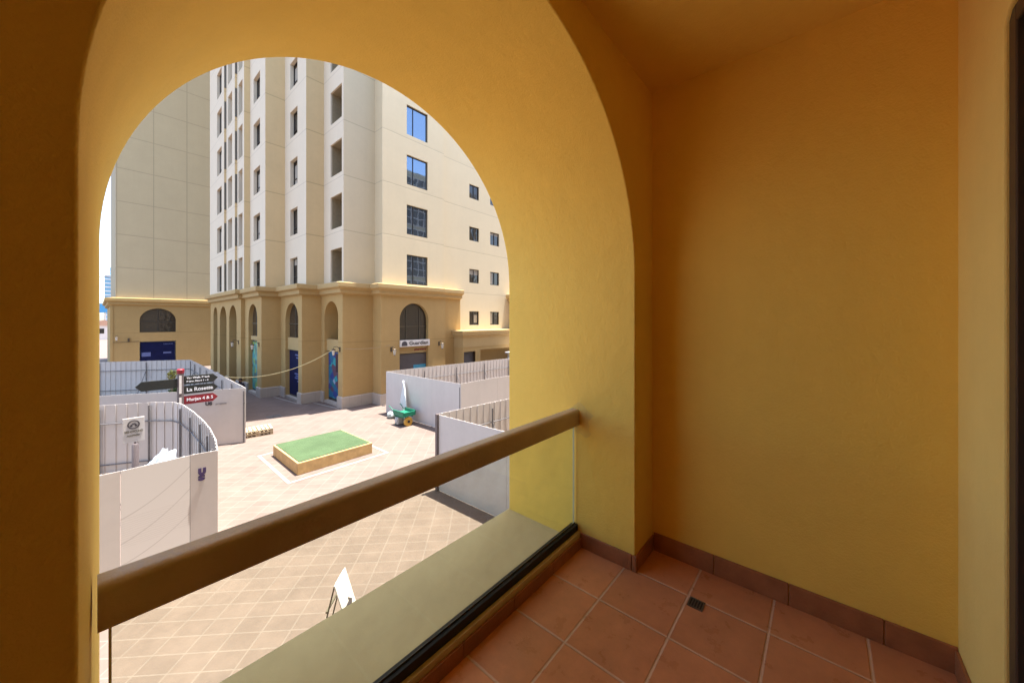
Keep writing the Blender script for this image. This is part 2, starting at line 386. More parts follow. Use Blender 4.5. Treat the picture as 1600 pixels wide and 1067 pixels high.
# infill inside the shallow arches: band between arched window and door opening, glazing, posters
def niche(axis, plane, u0, u1, ztop, poster, pz, band, glass=True, wz=4.25):
    g = (lambda o: (plane + o))
    e = .27
    bm = bmesh.new()
    if axis == 'X': box(bm, plane + e - .12, plane + e + .1, u0, u1, band[0], band[1])
    else: box(bm, u0, u1, plane + e - .12, plane + e + .1, band[0], band[1])
    finish(bm, 'lintel_band', M['podium_trim'], tower)
    bm = bmesh.new()
    lp = arch_loop(u0 + .02, u1 - .02, band[1], ztop - .02)
    face_loop(bm, axis, plane + (e if glass else 1.45), lp)
    wn = finish(bm, 'arched_window', M['win_dark'] if glass else M['podium'], tower)
    if glass:
        bm = bmesh.new(); cu = (u0 + u1) / 2
        parts = [((cu, band[1]), (cu, ztop - .03)), ((u0, band[1] + .95), (u1, band[1] + .95))][(1 if axis == 'Y' else 0):]
        if axis == 'Y': parts += [((u0 + (u1-u0)*.27, band[1]), (u0 + (u1-u0)*.27, ztop - .3)), ((u0 + (u1-u0)*.73, band[1]), (u0 + (u1-u0)*.73, ztop - .3))]
        for (a, za), (b, zb) in parts:
            pa = (plane + e - .03, a, za) if axis == 'X' else (a, plane + e - .03, za)
            pb = (plane + e - .03, b, zb) if axis == 'X' else (b, plane + e - .03, zb)
            bar(bm, pa, pb, .035)
        finish(bm, 'glazing_bars', M['frame_grey'], wn)
    bm = bmesh.new()
    if axis == 'X': box(bm, plane + e, plane + e + .1, u0, u1, .02, band[0])
    else: box(bm, u0, u1, plane + e, plane + e + .1, .02, band[0])
    back = finish(bm, 'door_surround', M['frame_dark'], tower)
    bm = bmesh.new()
    if axis == 'X': box(bm, plane + e - .04, plane + e - .005, u0 + .06, u1 - .12, pz[0], pz[1])
    else: box(bm, u0 + .04, u1 - .04, plane + e - .04, plane + e - .005, pz[0], pz[1])
    return finish(bm, 'shop_poster', poster, tower)
p1 = niche('X', 10.03, 23.22, 25.3, 6.72, M['poster_teal'], (.35, 3.38), (3.45, 4.22), glass=False)
p2 = niche('X', 8.82, 26.45, 28.95, 6.68, M['navy'], (.3, 3.35), (3.42, 4.28))
p3 = niche('X', 7.63, 30.95, 33.25, 6.68, M['poster_green'], (.3, 3.9), (4.0, 4.3))
pA = niche('Y', 21.55, 13.37, 15.70, 6.66, M['shop_grey'], (.2, 3.15), (3.2, 4.1))
# poster pictures
bm = bmesh.new(); box(bm, 10.245, 10.255, 23.6, 24.1, 2.1, 3.3)
finish(bm, 'poster_figure', plain('poster_dark_figure', (.05, .02, .03), .5), p1)
for zz, (a, b) in ((3.05, (26.8, 27.7)), (2.85, (26.8, 27.5)), (1.75, (26.8, 27.8)), (1.6, (26.8, 27.6)), (1.45, (26.8, 27.75)), (1.25, (26.8, 27.3))):
    bm = bmesh.new(); box(bm, 9.035, 9.048, a, b, zz, zz + .08); finish(bm, 'lettering_line', M['blue_ink'], p2)
bm = bmesh.new(); box(bm, 14.6, 15.62, 21.765, 21.778, 1.6, 2.35)
finish(bm, 'poster_blue_block', plain('blue_screen_print', (.06, .28, .42), .5), pA)
bm = bmesh.new(); prism(bm, [(13.5 + .15*i, 1.74 + .1*(i % 3)) for i in range(8)] + [(14.55 - .15*i, 2.05 + .08*(i % 2)) for i in range(8)], lambda u, z: (u, 21.765, z), lambda u, z: (u, 21.776, z))
finish(bm, 'poster_red_figure', M['red_sign'], pA)
# shop sign over the arch of the bay
bm = bmesh.new(); box(bm, 13.37, 15.74, 21.42, 21.7, 3.68, 4.12)
sgn = finish(bm, 'shop_sign', M['sign_white'], tower, bevel=.01)
bm = bmesh.new(); prism(bm, arch_loop(13.45, 13.88, 3.74, 4.06, 12), lambda u, z: (u, 21.405, z), lambda u, z: (u, 21.42, z))
finish(bm, 'emblem', M['ink'], sgn)
text('Guardian', .34, M['ink'], sgn, onY(14.02, 21.412, 3.80), bold=.008, width=1.55)
text('pharmacy', .2, M['red_sign'], tower, onY(14.6, 21.665, 3.38), name='red_shop_lettering', bold=.006, width=1.0)
# --- plinth
bm = bmesh.new()
def offset_line(pts, o):
    """offset polyline towards -X/-Y (outer side)"""
    res = []
    for i, (x, y) in enumerate(pts):
        segs = []
        if i > 0: segs.append((pts[i-1], pts[i]))
        if i < len(pts)-1: segs.append((pts[i], pts[i+1]))
        dx = dy = 0
        for a, b in segs:
            if abs(a[0]-b[0]) < 1e-6: dx = -o
            else: dy = -o
        res.append((x+dx, y+dy))
    return res
def sweep(bm, pts, prof):
    """prof: list of (offset, z) closed profile"""
    rings = [[bm.verts.new((x, y, z)) for x, y in offset_line(pts, o)] for o, z in prof]
    n = len(prof)
    for k in range(n):
        a, b = rings[k], rings[(k+1) % n]
        for i in range(len(pts)-1): bm.faces.new((a[i], a[i+1], b[i+1], b[i]))
    bm.faces.new([r[0] for r in rings]); bm.faces.new([r[-1] for r in rings])
def plinth(pts):
    bm = bmesh.new(); sweep(bm, pts, [(-.02, 0), (.09, 0), (.09, .66), (.06, .70), (-.02, .70)]); finish(bm, 'plinth', M['stone'], tower)
plinth([(7.37, 35.5), (7.37, 34.23), (7.63, 34.23), (7.63, 33.25)])
plinth([(7.63, 30.95), (7.63, 29.95), (8.82, 29.95), (8.82, 28.95)])
plinth([(8.82, 26.45), (8.82, 25.81), (10.03, 25.81), (10.03, 25.3)])
plinth([(10.03, 23.22), (10.03, 22.59), (12.03, 22.59), (12.03, 21.55), (13.37, 21.55)])
plinth([(15.7, 21.55), (17.25, 21.55), (17.25, 21.75), (18.3, 21.75)])
for a, b in ((38.0, 38.95), (41.5, 42.5), (44.2, 45.5)): plinth([(7.37, b), (7.37, a)])
for a, b, p in ((30.95, 33.25, 7.63), (26.45, 28.95, 8.82), (23.22, 25.3, 10.03)):
    bm = bmesh.new(); box(bm, p - .02, p + .3, a, b, 0, .16); finish(bm, 'door_step', M['stone'], tower)
# --- cornice
bm = bmesh.new()
sweep(bm, low[:-1] + [(18.9, 21.75)], [(-.3, 7.12), (.05, 7.12), (.10, 7.16), (.24, 7.20), (.24, 7.42), (.30, 7.47), (.44, 7.52), (.46, 7.58), (.46, 7.80), (.42, 7.84), (-.3, 7.86)])
finish(bm, 'cornice', M['podium_trim'], tower)
# slab closing the podium top
# --- upper walls with openings
rows = lambda n=7: [Z0 + FH * k for k in range(n)]
groups = {'white': bmesh.new(), 'tan': bmesh.new(), 'cream': bmesh.new()}
# seg index -> (material, list of (u0,u1,dz0,height,depth,kind))
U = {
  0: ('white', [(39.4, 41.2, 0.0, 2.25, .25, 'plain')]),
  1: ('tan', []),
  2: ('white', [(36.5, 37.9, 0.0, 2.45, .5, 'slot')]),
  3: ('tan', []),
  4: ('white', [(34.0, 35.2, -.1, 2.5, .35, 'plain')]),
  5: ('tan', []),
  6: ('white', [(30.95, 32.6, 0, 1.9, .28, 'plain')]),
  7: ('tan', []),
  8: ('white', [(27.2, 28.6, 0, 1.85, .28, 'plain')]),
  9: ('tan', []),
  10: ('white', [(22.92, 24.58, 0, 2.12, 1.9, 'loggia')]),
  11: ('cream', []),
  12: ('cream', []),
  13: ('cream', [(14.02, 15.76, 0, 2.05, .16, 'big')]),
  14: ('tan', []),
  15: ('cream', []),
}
wins = []
for i in range(len(up) - 1):
    (xa, ya), (xb, yb) = up[i], up[i+1]; key, ops = U[i]
    holes, deps = [], []
    for (u0, u1, dz, h, dpt, kind) in ops:
        for z in rows():
            holes.append(rect(u0, u1, z + dz, z + dz + h)); deps.append(dpt)
            wins.append(('X' if xa == xb else 'Y', xa if xa == xb else ya, u0, u1, z + dz, z + dz + h, dpt, kind))
    if i == 15:
        for u0, u1 in ((20.05, 21.15), (22.5, 23.65), (27.0, 28.1), (29.5, 30.6)):
            for k in range(6):
                z = 5.08 + 3.49 * k
                holes.append(rect(u0, u1, z, z + 1.14)); deps.append(.14); wins.append(('Y', ya, u0, u1, z, z + 1.14, .14, 'small'))
    zb = 0 if i == 15 else 7.83
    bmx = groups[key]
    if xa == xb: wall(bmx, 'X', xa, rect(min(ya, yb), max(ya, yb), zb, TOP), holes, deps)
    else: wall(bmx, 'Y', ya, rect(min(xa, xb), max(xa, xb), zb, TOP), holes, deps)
# roof + back so that it casts its whole shadow
bmx = groups['cream']
bmx.faces.new([bmx.verts.new((x, y, TOP)) for x, y in up + [(45, 46), (7.12, 46)]])
box(bmx, 7.5, 45, 44.4, 46, 7.9, TOP); box(bmx, 7.6, 45, 45.5, 46, 0, 7.9); box(bmx, 44.8, 45, 22, 45.4, 0, TOP)
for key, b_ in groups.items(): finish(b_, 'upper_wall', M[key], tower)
for (ax, pl, u0, u1, z0, z1, dp, kind) in wins:
    bm = bmesh.new(); e = dp - .03
    def bx(a0, a1, o0, o1, c0, c1):
        if ax == 'X': box(bm, pl + o0, pl + o1, a0, a1, c0, c1)
        else: box(bm, a0, a1, pl + o0, pl + o1, c0, c1)
    bx(u0, u1, dp - .01, dp + .04, z0, z1)
    gm = M['win'] if kind in ('big', 'small') else M['win_dark']
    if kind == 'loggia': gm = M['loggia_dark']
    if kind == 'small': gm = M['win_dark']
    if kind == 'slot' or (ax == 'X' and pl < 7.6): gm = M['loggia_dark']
    wo = finish(bm, 'window', gm, tower)
    bm = bmesh.new(); t = .05; a = dp - .06; b2 = dp - .01
    bx(u0, u0 + t, a, b2, z0, z1); bx(u1 - t, u1, a, b2, z0, z1); bx(u0 + t, u1 - t, a, b2, z1 - t, z1); bx(u0 + t, u1 - t, a, b2, z0, z0 + t)
    if kind in ('small', 'plain'): bx((u0+u1)/2 - .02, (u0+u1)/2 + .02, a, b2, z0 + t, z1 - t)
    if kind == 'plain': bx(u0 + t, u1 - t, a, b2, z0 + .55, z0 + .60)
    if kind == 'big': bx(u0 + .55, u0 + .58, a, b2, z0 + t, z1 - t)
    finish(bm, 'window_frame', M['frame_dark'], wo)
    if kind == 'loggia':
        bm = bmesh.new(); bx(u0 + .05, u0 + .75, .5, .85, z0, z0 + .42); bx(u0 + .12, u0 + .68, .47, .5, z0 + .06, z0 + .36)
        finish(bm, 'air_conditioner', M['frame_dark'], wo)
        bm = bmesh.new(); bx(u1 - .012, u1 + .003, .10, dp - .02, z0 + .003, z1 - .003); bx(u0 - .003, u0 + .012, .10, dp - .02, z0 + .003, z1 - .003); bx(u0 + .012, u1 - .012, .10, dp - .02, z1 - .012, z1 + .003)
        finish(bm, 'loggia_shade_lining', M['loggia_tan'], wo)  # lining added over the white reveals, reveal shading in its colour
    if kind in ('small', 'plain') and random.random() < .8:
        bm = bmesh.new(); wu = u1 - u0; q = random.random()
        if q < .4: bx(u0 + wu*.1, u0 + wu*random.uniform(.3, .5), dp - .018, dp - .012, z0 + .1, z1 - .1)
        elif q < .7: bx(u0 + wu*.55, u1 - wu*.12, dp - .018, dp - .012, z0 + .2, z1 - .3)
        else: bx(u0 + .05, u1 - .05, dp - .018, dp - .012, z1 - (z1-z0)*random.uniform(.2, .5), z1 - .05)
        finish(bm, 'blind', M['blind'], wo)
# grey corner glazing on the narrow returns at the back
for (x0, x1, y) in ((7.13, 7.26, 38.48), (7.28, 7.41, 35.60)):
    for z in rows():
        bm = bmesh.new(); box(bm, x0, x1, y - .02, y, z, z + 2.3)
        finish(bm, 'corner_glazing', plain('grey_corner_glass', (.11, .10, .08), .5), tower) if z == Z0 else finish(bm, 'corner_glazing', bpy.data.materials['grey_corner_glass'], tower)
# --- second podium block at far right and single storey projecting shop block
annex = thing('shop_block', 'low mustard shop block with a projecting cornice behind the right-hand white fence', 'building', (24, 21, 0))
bm = bmesh.new()
wall(bm, 'X', 18.25, rect(20.7, 21.93, 0, 4.2)); 
wall(bm, 'Y', 20.7, [(18.25, 0), (18.25, 4.2), (30, 4.2), (30, 0), (26.5, 0), (26.5, 3.15), (20.1, 3.15), (20.1, 0), (19.55, 0), (19.55, 3.05), (18.35, 3.05), (18.35, 0)])
box(bm, 20.1, 26.5, 21.3, 21.5, 0, 3.15); box(bm, 20.1, 26.5, 20.71, 21.3, 3.1, 3.14)
finish(bm, 'wall', M['podium'], annex)
bm = bmesh.new()
sweep(bm, [(18.25, 21.93), (18.25, 20.7), (30, 20.7)], [(-.2, 3.4), (.03, 3.4), (.03, 4.15), (.10, 4.2), (.10, 4.3), (.2, 4.35), (.2, 4.5), (.26, 4.55), (.26, 4.68), (-1.3, 4.7)])
finish(bm, 'cornice', M['podium_trim'], annex)
bm = bmesh.new(); box(bm, 18.36, 19.54, 20.9, 21.0, 0, 3.04)
dr = finish(bm, 'shop_door', M['shop_grey'], annex)
bm = bmesh.new(); box(bm, 18.42, 19.48, 20.87, 20.9, .6, 2.15); finish(bm, 'purple_panel', M['purple'], dr)
bm = bmesh.new(); box(bm, 18.36, 18.44, 20.8, 20.9, 0, 3.04); box(bm, 19.46, 19.54, 20.8, 20.9, 0, 3.04); finish(bm, 'door_frame', M['frame_brown'], dr)
blk = thing('podium_wing', 'mustard podium wing with a stepped cornice at the right edge of the arch view', 'building', (27, 21.5, 0))
bm = bmesh.new(); box(bm, 25.0, 40, 21.2, 21.94, 4.7, 7.2); finish(bm, 'wall', M['podium'], blk)
bm = bmesh.new(); sweep(bm, [(25.0, 21.93), (25.0, 21.2), (40, 21.2)], [(-.2, 7.12), (.24, 7.2), (.24, 7.42), (.46, 7.52), (.46, 7.8), (-.5, 7.86)]); finish(bm, 'cornice', M['podium_trim'], blk)

# ================================================================== LEFT BUILDING (end of the side street)
lb = thing('blank_walled_building', 'beige panelled building with blank upper wall and one arched shop window behind the left fences', 'building', (5, 58, 0))
bm = bmesh.new()
wall(bm, 'Y', 56.15, rect(1.35, 30, 7.2, TOP)); wall(bm, 'X', 1.35, rect(56.15, 75, 7.2, TOP))
box(bm, 1.4, 30, 74.6, 75, 0, TOP)
bm.faces.new([bm.verts.new(p) for p in ((1.35, 56.15, TOP), (30, 56.15, TOP), (30, 75, TOP), (1.35, 75, TOP))])
finish(bm, 'upper_wall', M['grey_render'], lb)
bm = bmesh.new()
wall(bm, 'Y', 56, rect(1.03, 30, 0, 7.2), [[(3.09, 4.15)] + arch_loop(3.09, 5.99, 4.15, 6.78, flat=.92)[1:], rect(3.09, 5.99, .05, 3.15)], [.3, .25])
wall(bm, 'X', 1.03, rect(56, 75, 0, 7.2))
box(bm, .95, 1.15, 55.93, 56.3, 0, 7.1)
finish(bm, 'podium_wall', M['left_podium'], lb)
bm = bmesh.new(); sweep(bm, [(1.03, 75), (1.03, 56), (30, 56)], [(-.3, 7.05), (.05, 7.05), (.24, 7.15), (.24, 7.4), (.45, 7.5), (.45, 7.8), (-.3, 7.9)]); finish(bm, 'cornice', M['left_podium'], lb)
bm = bmesh.new(); face_loop(bm, 'Y', 56.25, arch_loop(3.09, 5.99, 4.15, 6.78, flat=.92)); aw = finish(bm, 'arched_window', M['win_dark'], lb)
bm = bmesh.new(); bar(bm, (4.54, 56.22, 4.15), (4.54, 56.22, 6.75), .06); bar(bm, (3.1, 56.22, 5.3), (5.98, 56.22, 5.3), .05); finish(bm, 'glazing_bars', M['frame_dark'], aw)
bm = bmesh.new(); box(bm, 3.15, 5.92, 56.12, 56.2, .1, 3.08); nh = finish(bm, 'navy_hoarding', M['navy'], lb)
bm = bmesh.new()
box(bm, 3.25, 3.95, 56.1, 56.118, 1.5, 1.95); box(bm, 4.95, 5.6, 56.1, 56.118, 1.75, 1.92)
finish(bm, 'pale_print', M['blue_ink'], nh)
text('OPENING', .2, M['blue_ink'], nh, onY(4.95, 56.11, 2.75), width=.8)
bm = bmesh.new(); box(bm, 2.2, 2.35, 55.85, 56.0, 3.2, 3.55); tube(bm, [(1.1, 55.97, 3.15), (2.3, 55.97, 3.15), (3.05, 55.97, 3.2)], .02, 6); finish(bm, 'electric_conduit', M['lamp_metal'], lb)

# ================================================================== FAR THINGS at the street's end (left sliver of the view)
def world_at(px, py, d):
    r = (px - 800) / FPX; c_, s_ = math.cos(YAW), math.sin(YAW)
    return ((c_ + s_*r)*d, (s_ - c_*r)*d, 5.5 + (500-py)/FPX*d)
ft = thing('far_glass_tower', 'hazy blue glass tower on the skyline left of the beige building', 'building', (8, 420, 0))
bm = bmesh.new(); x, y, z = world_at(163.5, 430, 290)
box(bm, x, x + 12, y, y + 20, 0, z); box(bm, x + 3, x + 9, y + 3, y + 15, z, z + 7); bar(bm, (x+6, y+8, z+7), (x+6, y+8, z+14), .8); finish(bm, 'tower_body', M['far_blue'], ft)
bm = bmesh.new()
for q in range(14): box(bm, x - .3, x + 12.3, y - .3, y, 3 + q*3.2, 3.5 + q*3.2)
finish(bm, 'floor_band', M['far_white'], ft)
x, y, z = world_at(152, 474, 130)
aw_ = thing('blue_canopy', 'flat blue street canopy beyond the beige building', 'canopy', (x, y, 0))
bm = bmesh.new(); z1 = world_at(152, 488, 130)[2]; box(bm, x - 3, x + 7, y, y + 10, z1, z); finish(bm, 'canopy_roof', M['awning'], aw_)
bm = bmesh.new()
for qx in (x - 2.5, x + 2, x + 6.5):
    for qy in (y + .5, y + 9.5): bar(bm, (qx, qy, 0), (qx, qy, z1), .3)
finish(bm, 'canopy_column', M['far_white'], aw_)
x, y, z = world_at(150, 505, 100)
vl = thing('pale_villa', 'pale low villa with a terracotta roof at the end of the side street', 'building', (x, y, 0))
bm = bmesh.new(); box(bm, x - 3, x + 6, y, y + 8, 0, z - .6); finish(bm, 'wall', M['far_white'], vl)
bm = bmesh.new(); prism(bm, [(x - 3.5, z - .6), (x + 1.5, z + .9), (x + 6.5, z - .6)], lambda u, zz: (u, y - .4, zz), lambda u, zz: (u, y + 8.4, zz)); finish(bm, 'roof', M['far_roof'], vl)
for qx in (x + .3, x + 2.4):
    bm = bmesh.new(); box(bm, qx, qx + 1.2, y - .05, y, z - 2.9, z - 1.5); finish(bm, 'window', M['win_dark'], vl)
x, y, z = world_at(165, 352 + 80, 75)
sl_ = thing('street_lamp', 'tall street lamp with a curved arm beside the beige building corner', 'lamp', (x, y, 0))
bm = bmesh.new(); tube(bm, [(x + 1, y, 0), (x + 1, y, z - .8), (x + .8, y, z - .2), (x, y, z), (x - .9, y, z - .1)], .09, 8); finish(bm, 'pole', M['grey_post'], sl_)
bm = bmesh.new(); obox(bm, (x - 1.2, y, z - .12), (.7, .25, .12), Matrix.Identity(3)); finish(bm, 'lamp_head', M['grey_post'], sl_)

# ================================================================== WHITE SITE FENCES
def fence(name, label, pts, inner, closed=False, post_step=2.4, ribs=True, H=2.44, printed=None, rail_z=(.35, 1.78), corner_post=None):
    """pts: outer line; inner: +1/-1 side of travel on which ribs and posts stand"""
    root = thing(name, label, 'fence', (pts[0][0], pts[0][1], 0), 'white sheet metal site fences')
    pts = [Vector((p[0], p[1], 0)) for p in pts]
    rails = {z: [] for z in rail_z}; acc = 0; npanel = 0
    for i in range(len(pts) - 1):
        a, b = pts[i], pts[i+1]; L = (b - a).length; d = (b - a) / L; n = Vector((-d.y, d.x, 0)) * inner
        k = max(1, round(L / 2.4)); wl = L / k
        for j in range(k):
            s0 = a + d * (wl * j + .004); s1 = a + d * (wl * (j + 1) - .004); bm = bmesh.new()
            hh = H + random.uniform(-.012, .012)
            bar(bm, s0 + Vector((0, 0, .02 + hh/2)), s1 + Vector((0, 0, .02 + hh/2)), .012, hh, up=tuple(n)) if False else None
            M3 = Matrix((d, n, Vector((0, 0, 1)))).transposed()
            obox(bm, (s0 + s1) / 2 + Vector((0, 0, .02 + hh/2)), ((s1 - s0).length, .012, hh), M3)
            if ribs:
                q = .06
                while q < wl - .05 and True:
                    obox(bm, a + d * (wl*j + q) + n * .018 + Vector((0, 0, .02 + hh/2)), (.035, .024, hh - .004), M3); q += .30
            m = M['fence_print'] if printed and npanel in printed else M['fence']
            finish(bm, 'panel', m, root); npanel += 1
            if wl < 1.2 and i % 2: continue
            bm = bmesh.new(); p = a + d * wl * j + n * .075
            tube(bm, [p, p + Vector((0, 0, H - .12 + random.uniform(-.1, .05)))], .026, 8)
            foot = p + n * random.uniform(.9, 1.1)
            if wl > 1.2 and j > 0: tube(bm, [p + Vector((0, 0, 1.75)), foot], .022, 6); obox(bm, foot + Vector((0, 0, .1)), (.35, .35, .2), M3)
            finish(bm, 'post', M['steel'], root)
        for z in rail_z: rails[z] += [(a, n), (b, n)]
    for z, l in rails.items():
        bm = bmesh.new(); tube(bm, [p + n * .062 + Vector((0, 0, z)) for p, n in l], .022, 6); finish(bm, 'rail', M['steel'], root)
    if corner_post:
        bm = bmesh.new(); box(bm, corner_post[0]-.05, corner_post[0]+.05, corner_post[1]-.05, corner_post[1]+.05, 0, 2.47); finish(bm, 'corner_post', M['grey_post'], root)
    return root
f1 = fence('site_fence', 'white fence enclosure beside the tower shop, green cart at its foot', [(24, 18.75), (11.25, 19.58), (11.35, 13.02), (19, 13.06)], 1, rail_z=(.4, 1.75))
f2 = fence('site_fence', 'white fence corner at right, seen through the balcony handrail', [(16.5, 8.75), (7.22, 9.42), (7.4, 3.6)], 1, corner_post=(7.2, 9.4), rail_z=(.4, 1.75))
f3 = fence('site_fence', 'far left white fence enclosure behind the direction signpost', [(-3, 23.8), (.11, 21.95), (2.22, 20.75), (4.40, 19.62), (4.75, 36.55), (.2, 39.65), (-5, 43)], 1, rail_z=(.35, 1.78))
f4 = fence('site_fence', 'near left white fence with a curved side and a printed dune panel', [(-3, 10.7), (.32, 10.67), (1.38, 10.74), (1.85, 10.66), (2.0, 11.7), (2.09, 12.9), (2.13, 14.25), (2.12, 15.95), (2.05, 17.55), (1.90, 18.2), (1.31, 18.86), (.1, 19.5), (-3, 20.6)], 1, printed=(1, ), rail_z=(.32, 1.78))
# company marks on the fences
text('U', .17, M['violet_ink'], f4, onY(1.52, 10.69, 2.0), name='company_mark', bold=.02)
text('S', .14, M['violet_ink'], f4, onY(1.53, 10.69, 1.87), name='company_mark', bold=.02, width=.12)
ang = math.atan2(19.62 - 20.75, 4.40 - 2.22)
text('US', .2, M['ink'], f3, Matrix.Translation((3.10, 20.26, 1.80)) @ Matrix.Rotation(ang, 4, 'Z') @ Matrix.Rotation(R(90), 4, 'X'), name='company_mark', bold=.012)
text('projects', .12, M['steel'], f3, Matrix.Translation((3.42, 20.09, 1.80)) @ Matrix.Rotation(ang, 4, 'Z') @ Matrix.Rotation(R(90), 4, 'X'), name='company_mark')

# ================================================================== PLANTER WITH TURF
pl = thing('turf_planter', 'low tan box planter topped with green turf in the middle of the plaza', 'planter', (6, 15.4, 0))
bm = bmesh.new()
c4 = [(4.66, 14.05), (7.48, 14.10), (7.44, 16.86), (4.70, 16.88)]
def quadbox(bm, c, z0, z1, ins=0):
    cx = sum(p[0] for p in c)/4; cy = sum(p[1] for p in c)/4
    q = [(x + (ins if x < cx else -ins), y + (ins if y < cy else -ins)) for x, y in c]
    prism(bm, q, lambda x, y: (x, y, z0), lambda x, y: (x, y, z1))
quadbox(bm, c4, 0, .43); finish(bm, 'planter_wall', M['planter'], pl, bevel=.02)
bm = bmesh.new(); quadbox(bm, c4, .431, .455, .07); finish(bm, 'turf', M['grass'], pl, bevel=.01)
bm = bmesh.new()
o4 = [(4.2, 13.55), (7.95, 13.6), (7.9, 17.25), (4.25, 17.3)]
def ring(bm, c, wd, z0, z1):
    cx = sum(p[0] for p in c)/4; cy = sum(p[1] for p in c)/4
    q = [(x + (wd if x < cx else -wd), y + (wd if y < cy else -wd)) for x, y in c]
    for i in range(4):
        j = (i+1) % 4; prism(bm, [c[i], c[j], q[j], q[i]], lambda x, y: (x, y, z0), lambda x, y: (x, y, z1))
ring(bm, o4, .11, 0.0, .012); tag(finish(bm, 'paving_border', M['kerb']), kind='structure')
bm = bmesh.new()
for (xa, ya, xb, yb) in ((8.3, 29.7, 8.7, 25.95), (9.45, 25.6, 9.85, 22.7)): bar(bm, (xa, ya, .006), (xb, yb, .006), .012, .13, up=(0, 0, 1)) if False else prism(bm, [(xa - .06, ya), (xa + .06, ya), (xb + .06, yb), (xb - .06, yb)] if abs(xb-xa) < 2 else [(xa, ya - .05), (xa, ya + .05), (xb, yb + .05), (xb, yb - .05)], lambda x, y: (x, y, 0.0), lambda x, y: (x, y, .009))
tag(finish(bm, 'paving_strip', M['kerb']), kind='structure')
mh = thing('manhole_cover', 'flush dark square inspection cover in the shaded paving near the tower', 'cover', (6.6, 23.6, 0))
bm = bmesh.new(); box(bm, 6.3, 7.0, 23.3, 24.0, .001, .010)
for i in range(5): box(bm, 6.36, 6.94, 23.38 + i*.13, 23.40 + i*.13, .010, .014)
finish(bm, 'cover_plate', M['steel'], mh)

# ================================================================== SMALL THINGS ON THE PLAZA
# pallet
pa = thing('wooden_pallet', 'pale wooden pallet lying beside the far left fence corner', 'pallet', (5.2, 20.6, 0))
Mr = Matrix.Rotation(R(-8), 3, 'Z'); Mr4 = Mr.to_4x4()
cx, cy = 5.05, 20.75
def lb_(x, y, z): return tuple(Mr @ Vector((x, y, z)) + Vector((cx, cy, 0)))
bm = bmesh.new()
for i in range(8): obox(bm, lb_(-.56 + i*.16, 0, .135), (.11, .95, .022), Mr)
finish(bm, 'deck', M['wood'], pa)
bm = bmesh.new()
for yy in (-.43, 0, .43): obox(bm, lb_(0, yy, .11), (1.24, .09, .028), Mr)
for xx in (-.56, 0, .56):
    for yy in (-.43, 0, .43): obox(bm, lb_(xx, yy, .058), (.12, .09, .076), Mr)
for yy in (-.43, 0, .43): obox(bm, lb_(0, yy, .01), (1.24, .1, .018), Mr)
finish(bm, 'bearers', M['wood'], pa)

pb = copy_tree(pa); pb.location.z = .147; pb.rotation_euler.z = 0
pa['label'] = 'lower pale wooden pallet beside the far left fence corner'; pb['label'] = 'upper pale wooden pallet beside the far left fence corner'
for q in (pa, pb): q['group'] = 'stacked wooden pallets'; q.location.y -= .12
# green handcart with yellow wheel
ct = thing('green_handcart', 'green handcart with a yellow wheel and a grey motor, against the right fence', 'handcart', (10.55, 16.75, 0))
bm = bmesh.new()
v, fcs = box(bm, 10.25, 11.0, 16.2, 17.15, .52, .62)
box(bm, 10.25, 10.3, 16.2, 17.15, .62, .78); box(bm, 10.95, 11.0, 16.2, 17.15, .62, .78); box(bm, 10.3, 10.95, 16.2, 16.25, .62, .74)
for p in ((10.3, 17.0), (10.9, 17.0)): bar(bm, (p[0], p[1], 0), (p[0], p[1], .52), .05)
bar(bm, (10.35, 16.3, .45), (10.35, 17.1, .45), .05); bar(bm, (10.9, 16.3, .45), (10.9, 17.1, .45), .05)
tube(bm, [(10.35, 17.1, .6), (10.3, 17.5, .85), (10.3, 17.65, .9)], .02, 8); tube(bm, [(10.9, 17.1, .6), (10.95, 17.5, .85), (10.95, 17.65, .9)], .02, 8)
finish(bm, 'cart_body', M['green_paint'], ct, bevel=.008)
def disc(bm, c, r, wd, n=20, axis='X'):
    poly = [(r*math.cos(2*math.pi*i/n), r*math.sin(2*math.pi*i/n)) for i in range(n)]
    if axis == 'X': prism(bm, poly, lambda u, z: (c[0]-wd/2, c[1]+u, c[2]+z), lambda u, z: (c[0]+wd/2, c[1]+u, c[2]+z))
    else: prism(bm, poly, lambda u, z: (c[0]+u, c[1]-wd/2, c[2]+z), lambda u, z: (c[0]+u, c[1]+wd/2, c[2]+z))
bm = bmesh.new(); disc(bm, (10.6, 16.28, .24), .24, .09, axis='Y'); wh = finish(bm, 'wheel', M['yellow_paint'], ct)
bm = bmesh.new(); disc(bm, (10.6, 16.28, .24), .07, .14, axis='Y'); finish(bm, 'hub', M['rubber'], wh)
bm = bmesh.new(); obox(bm, (10.42, 16.85, .24), (.3, .3, .36), Matrix.Identity(3)); disc(bm, (10.25, 16.85, .26), .12, .06); finish(bm, 'motor', plain('pale_grey_motor', (.42, .43, .42), .5), ct, bevel=.02)
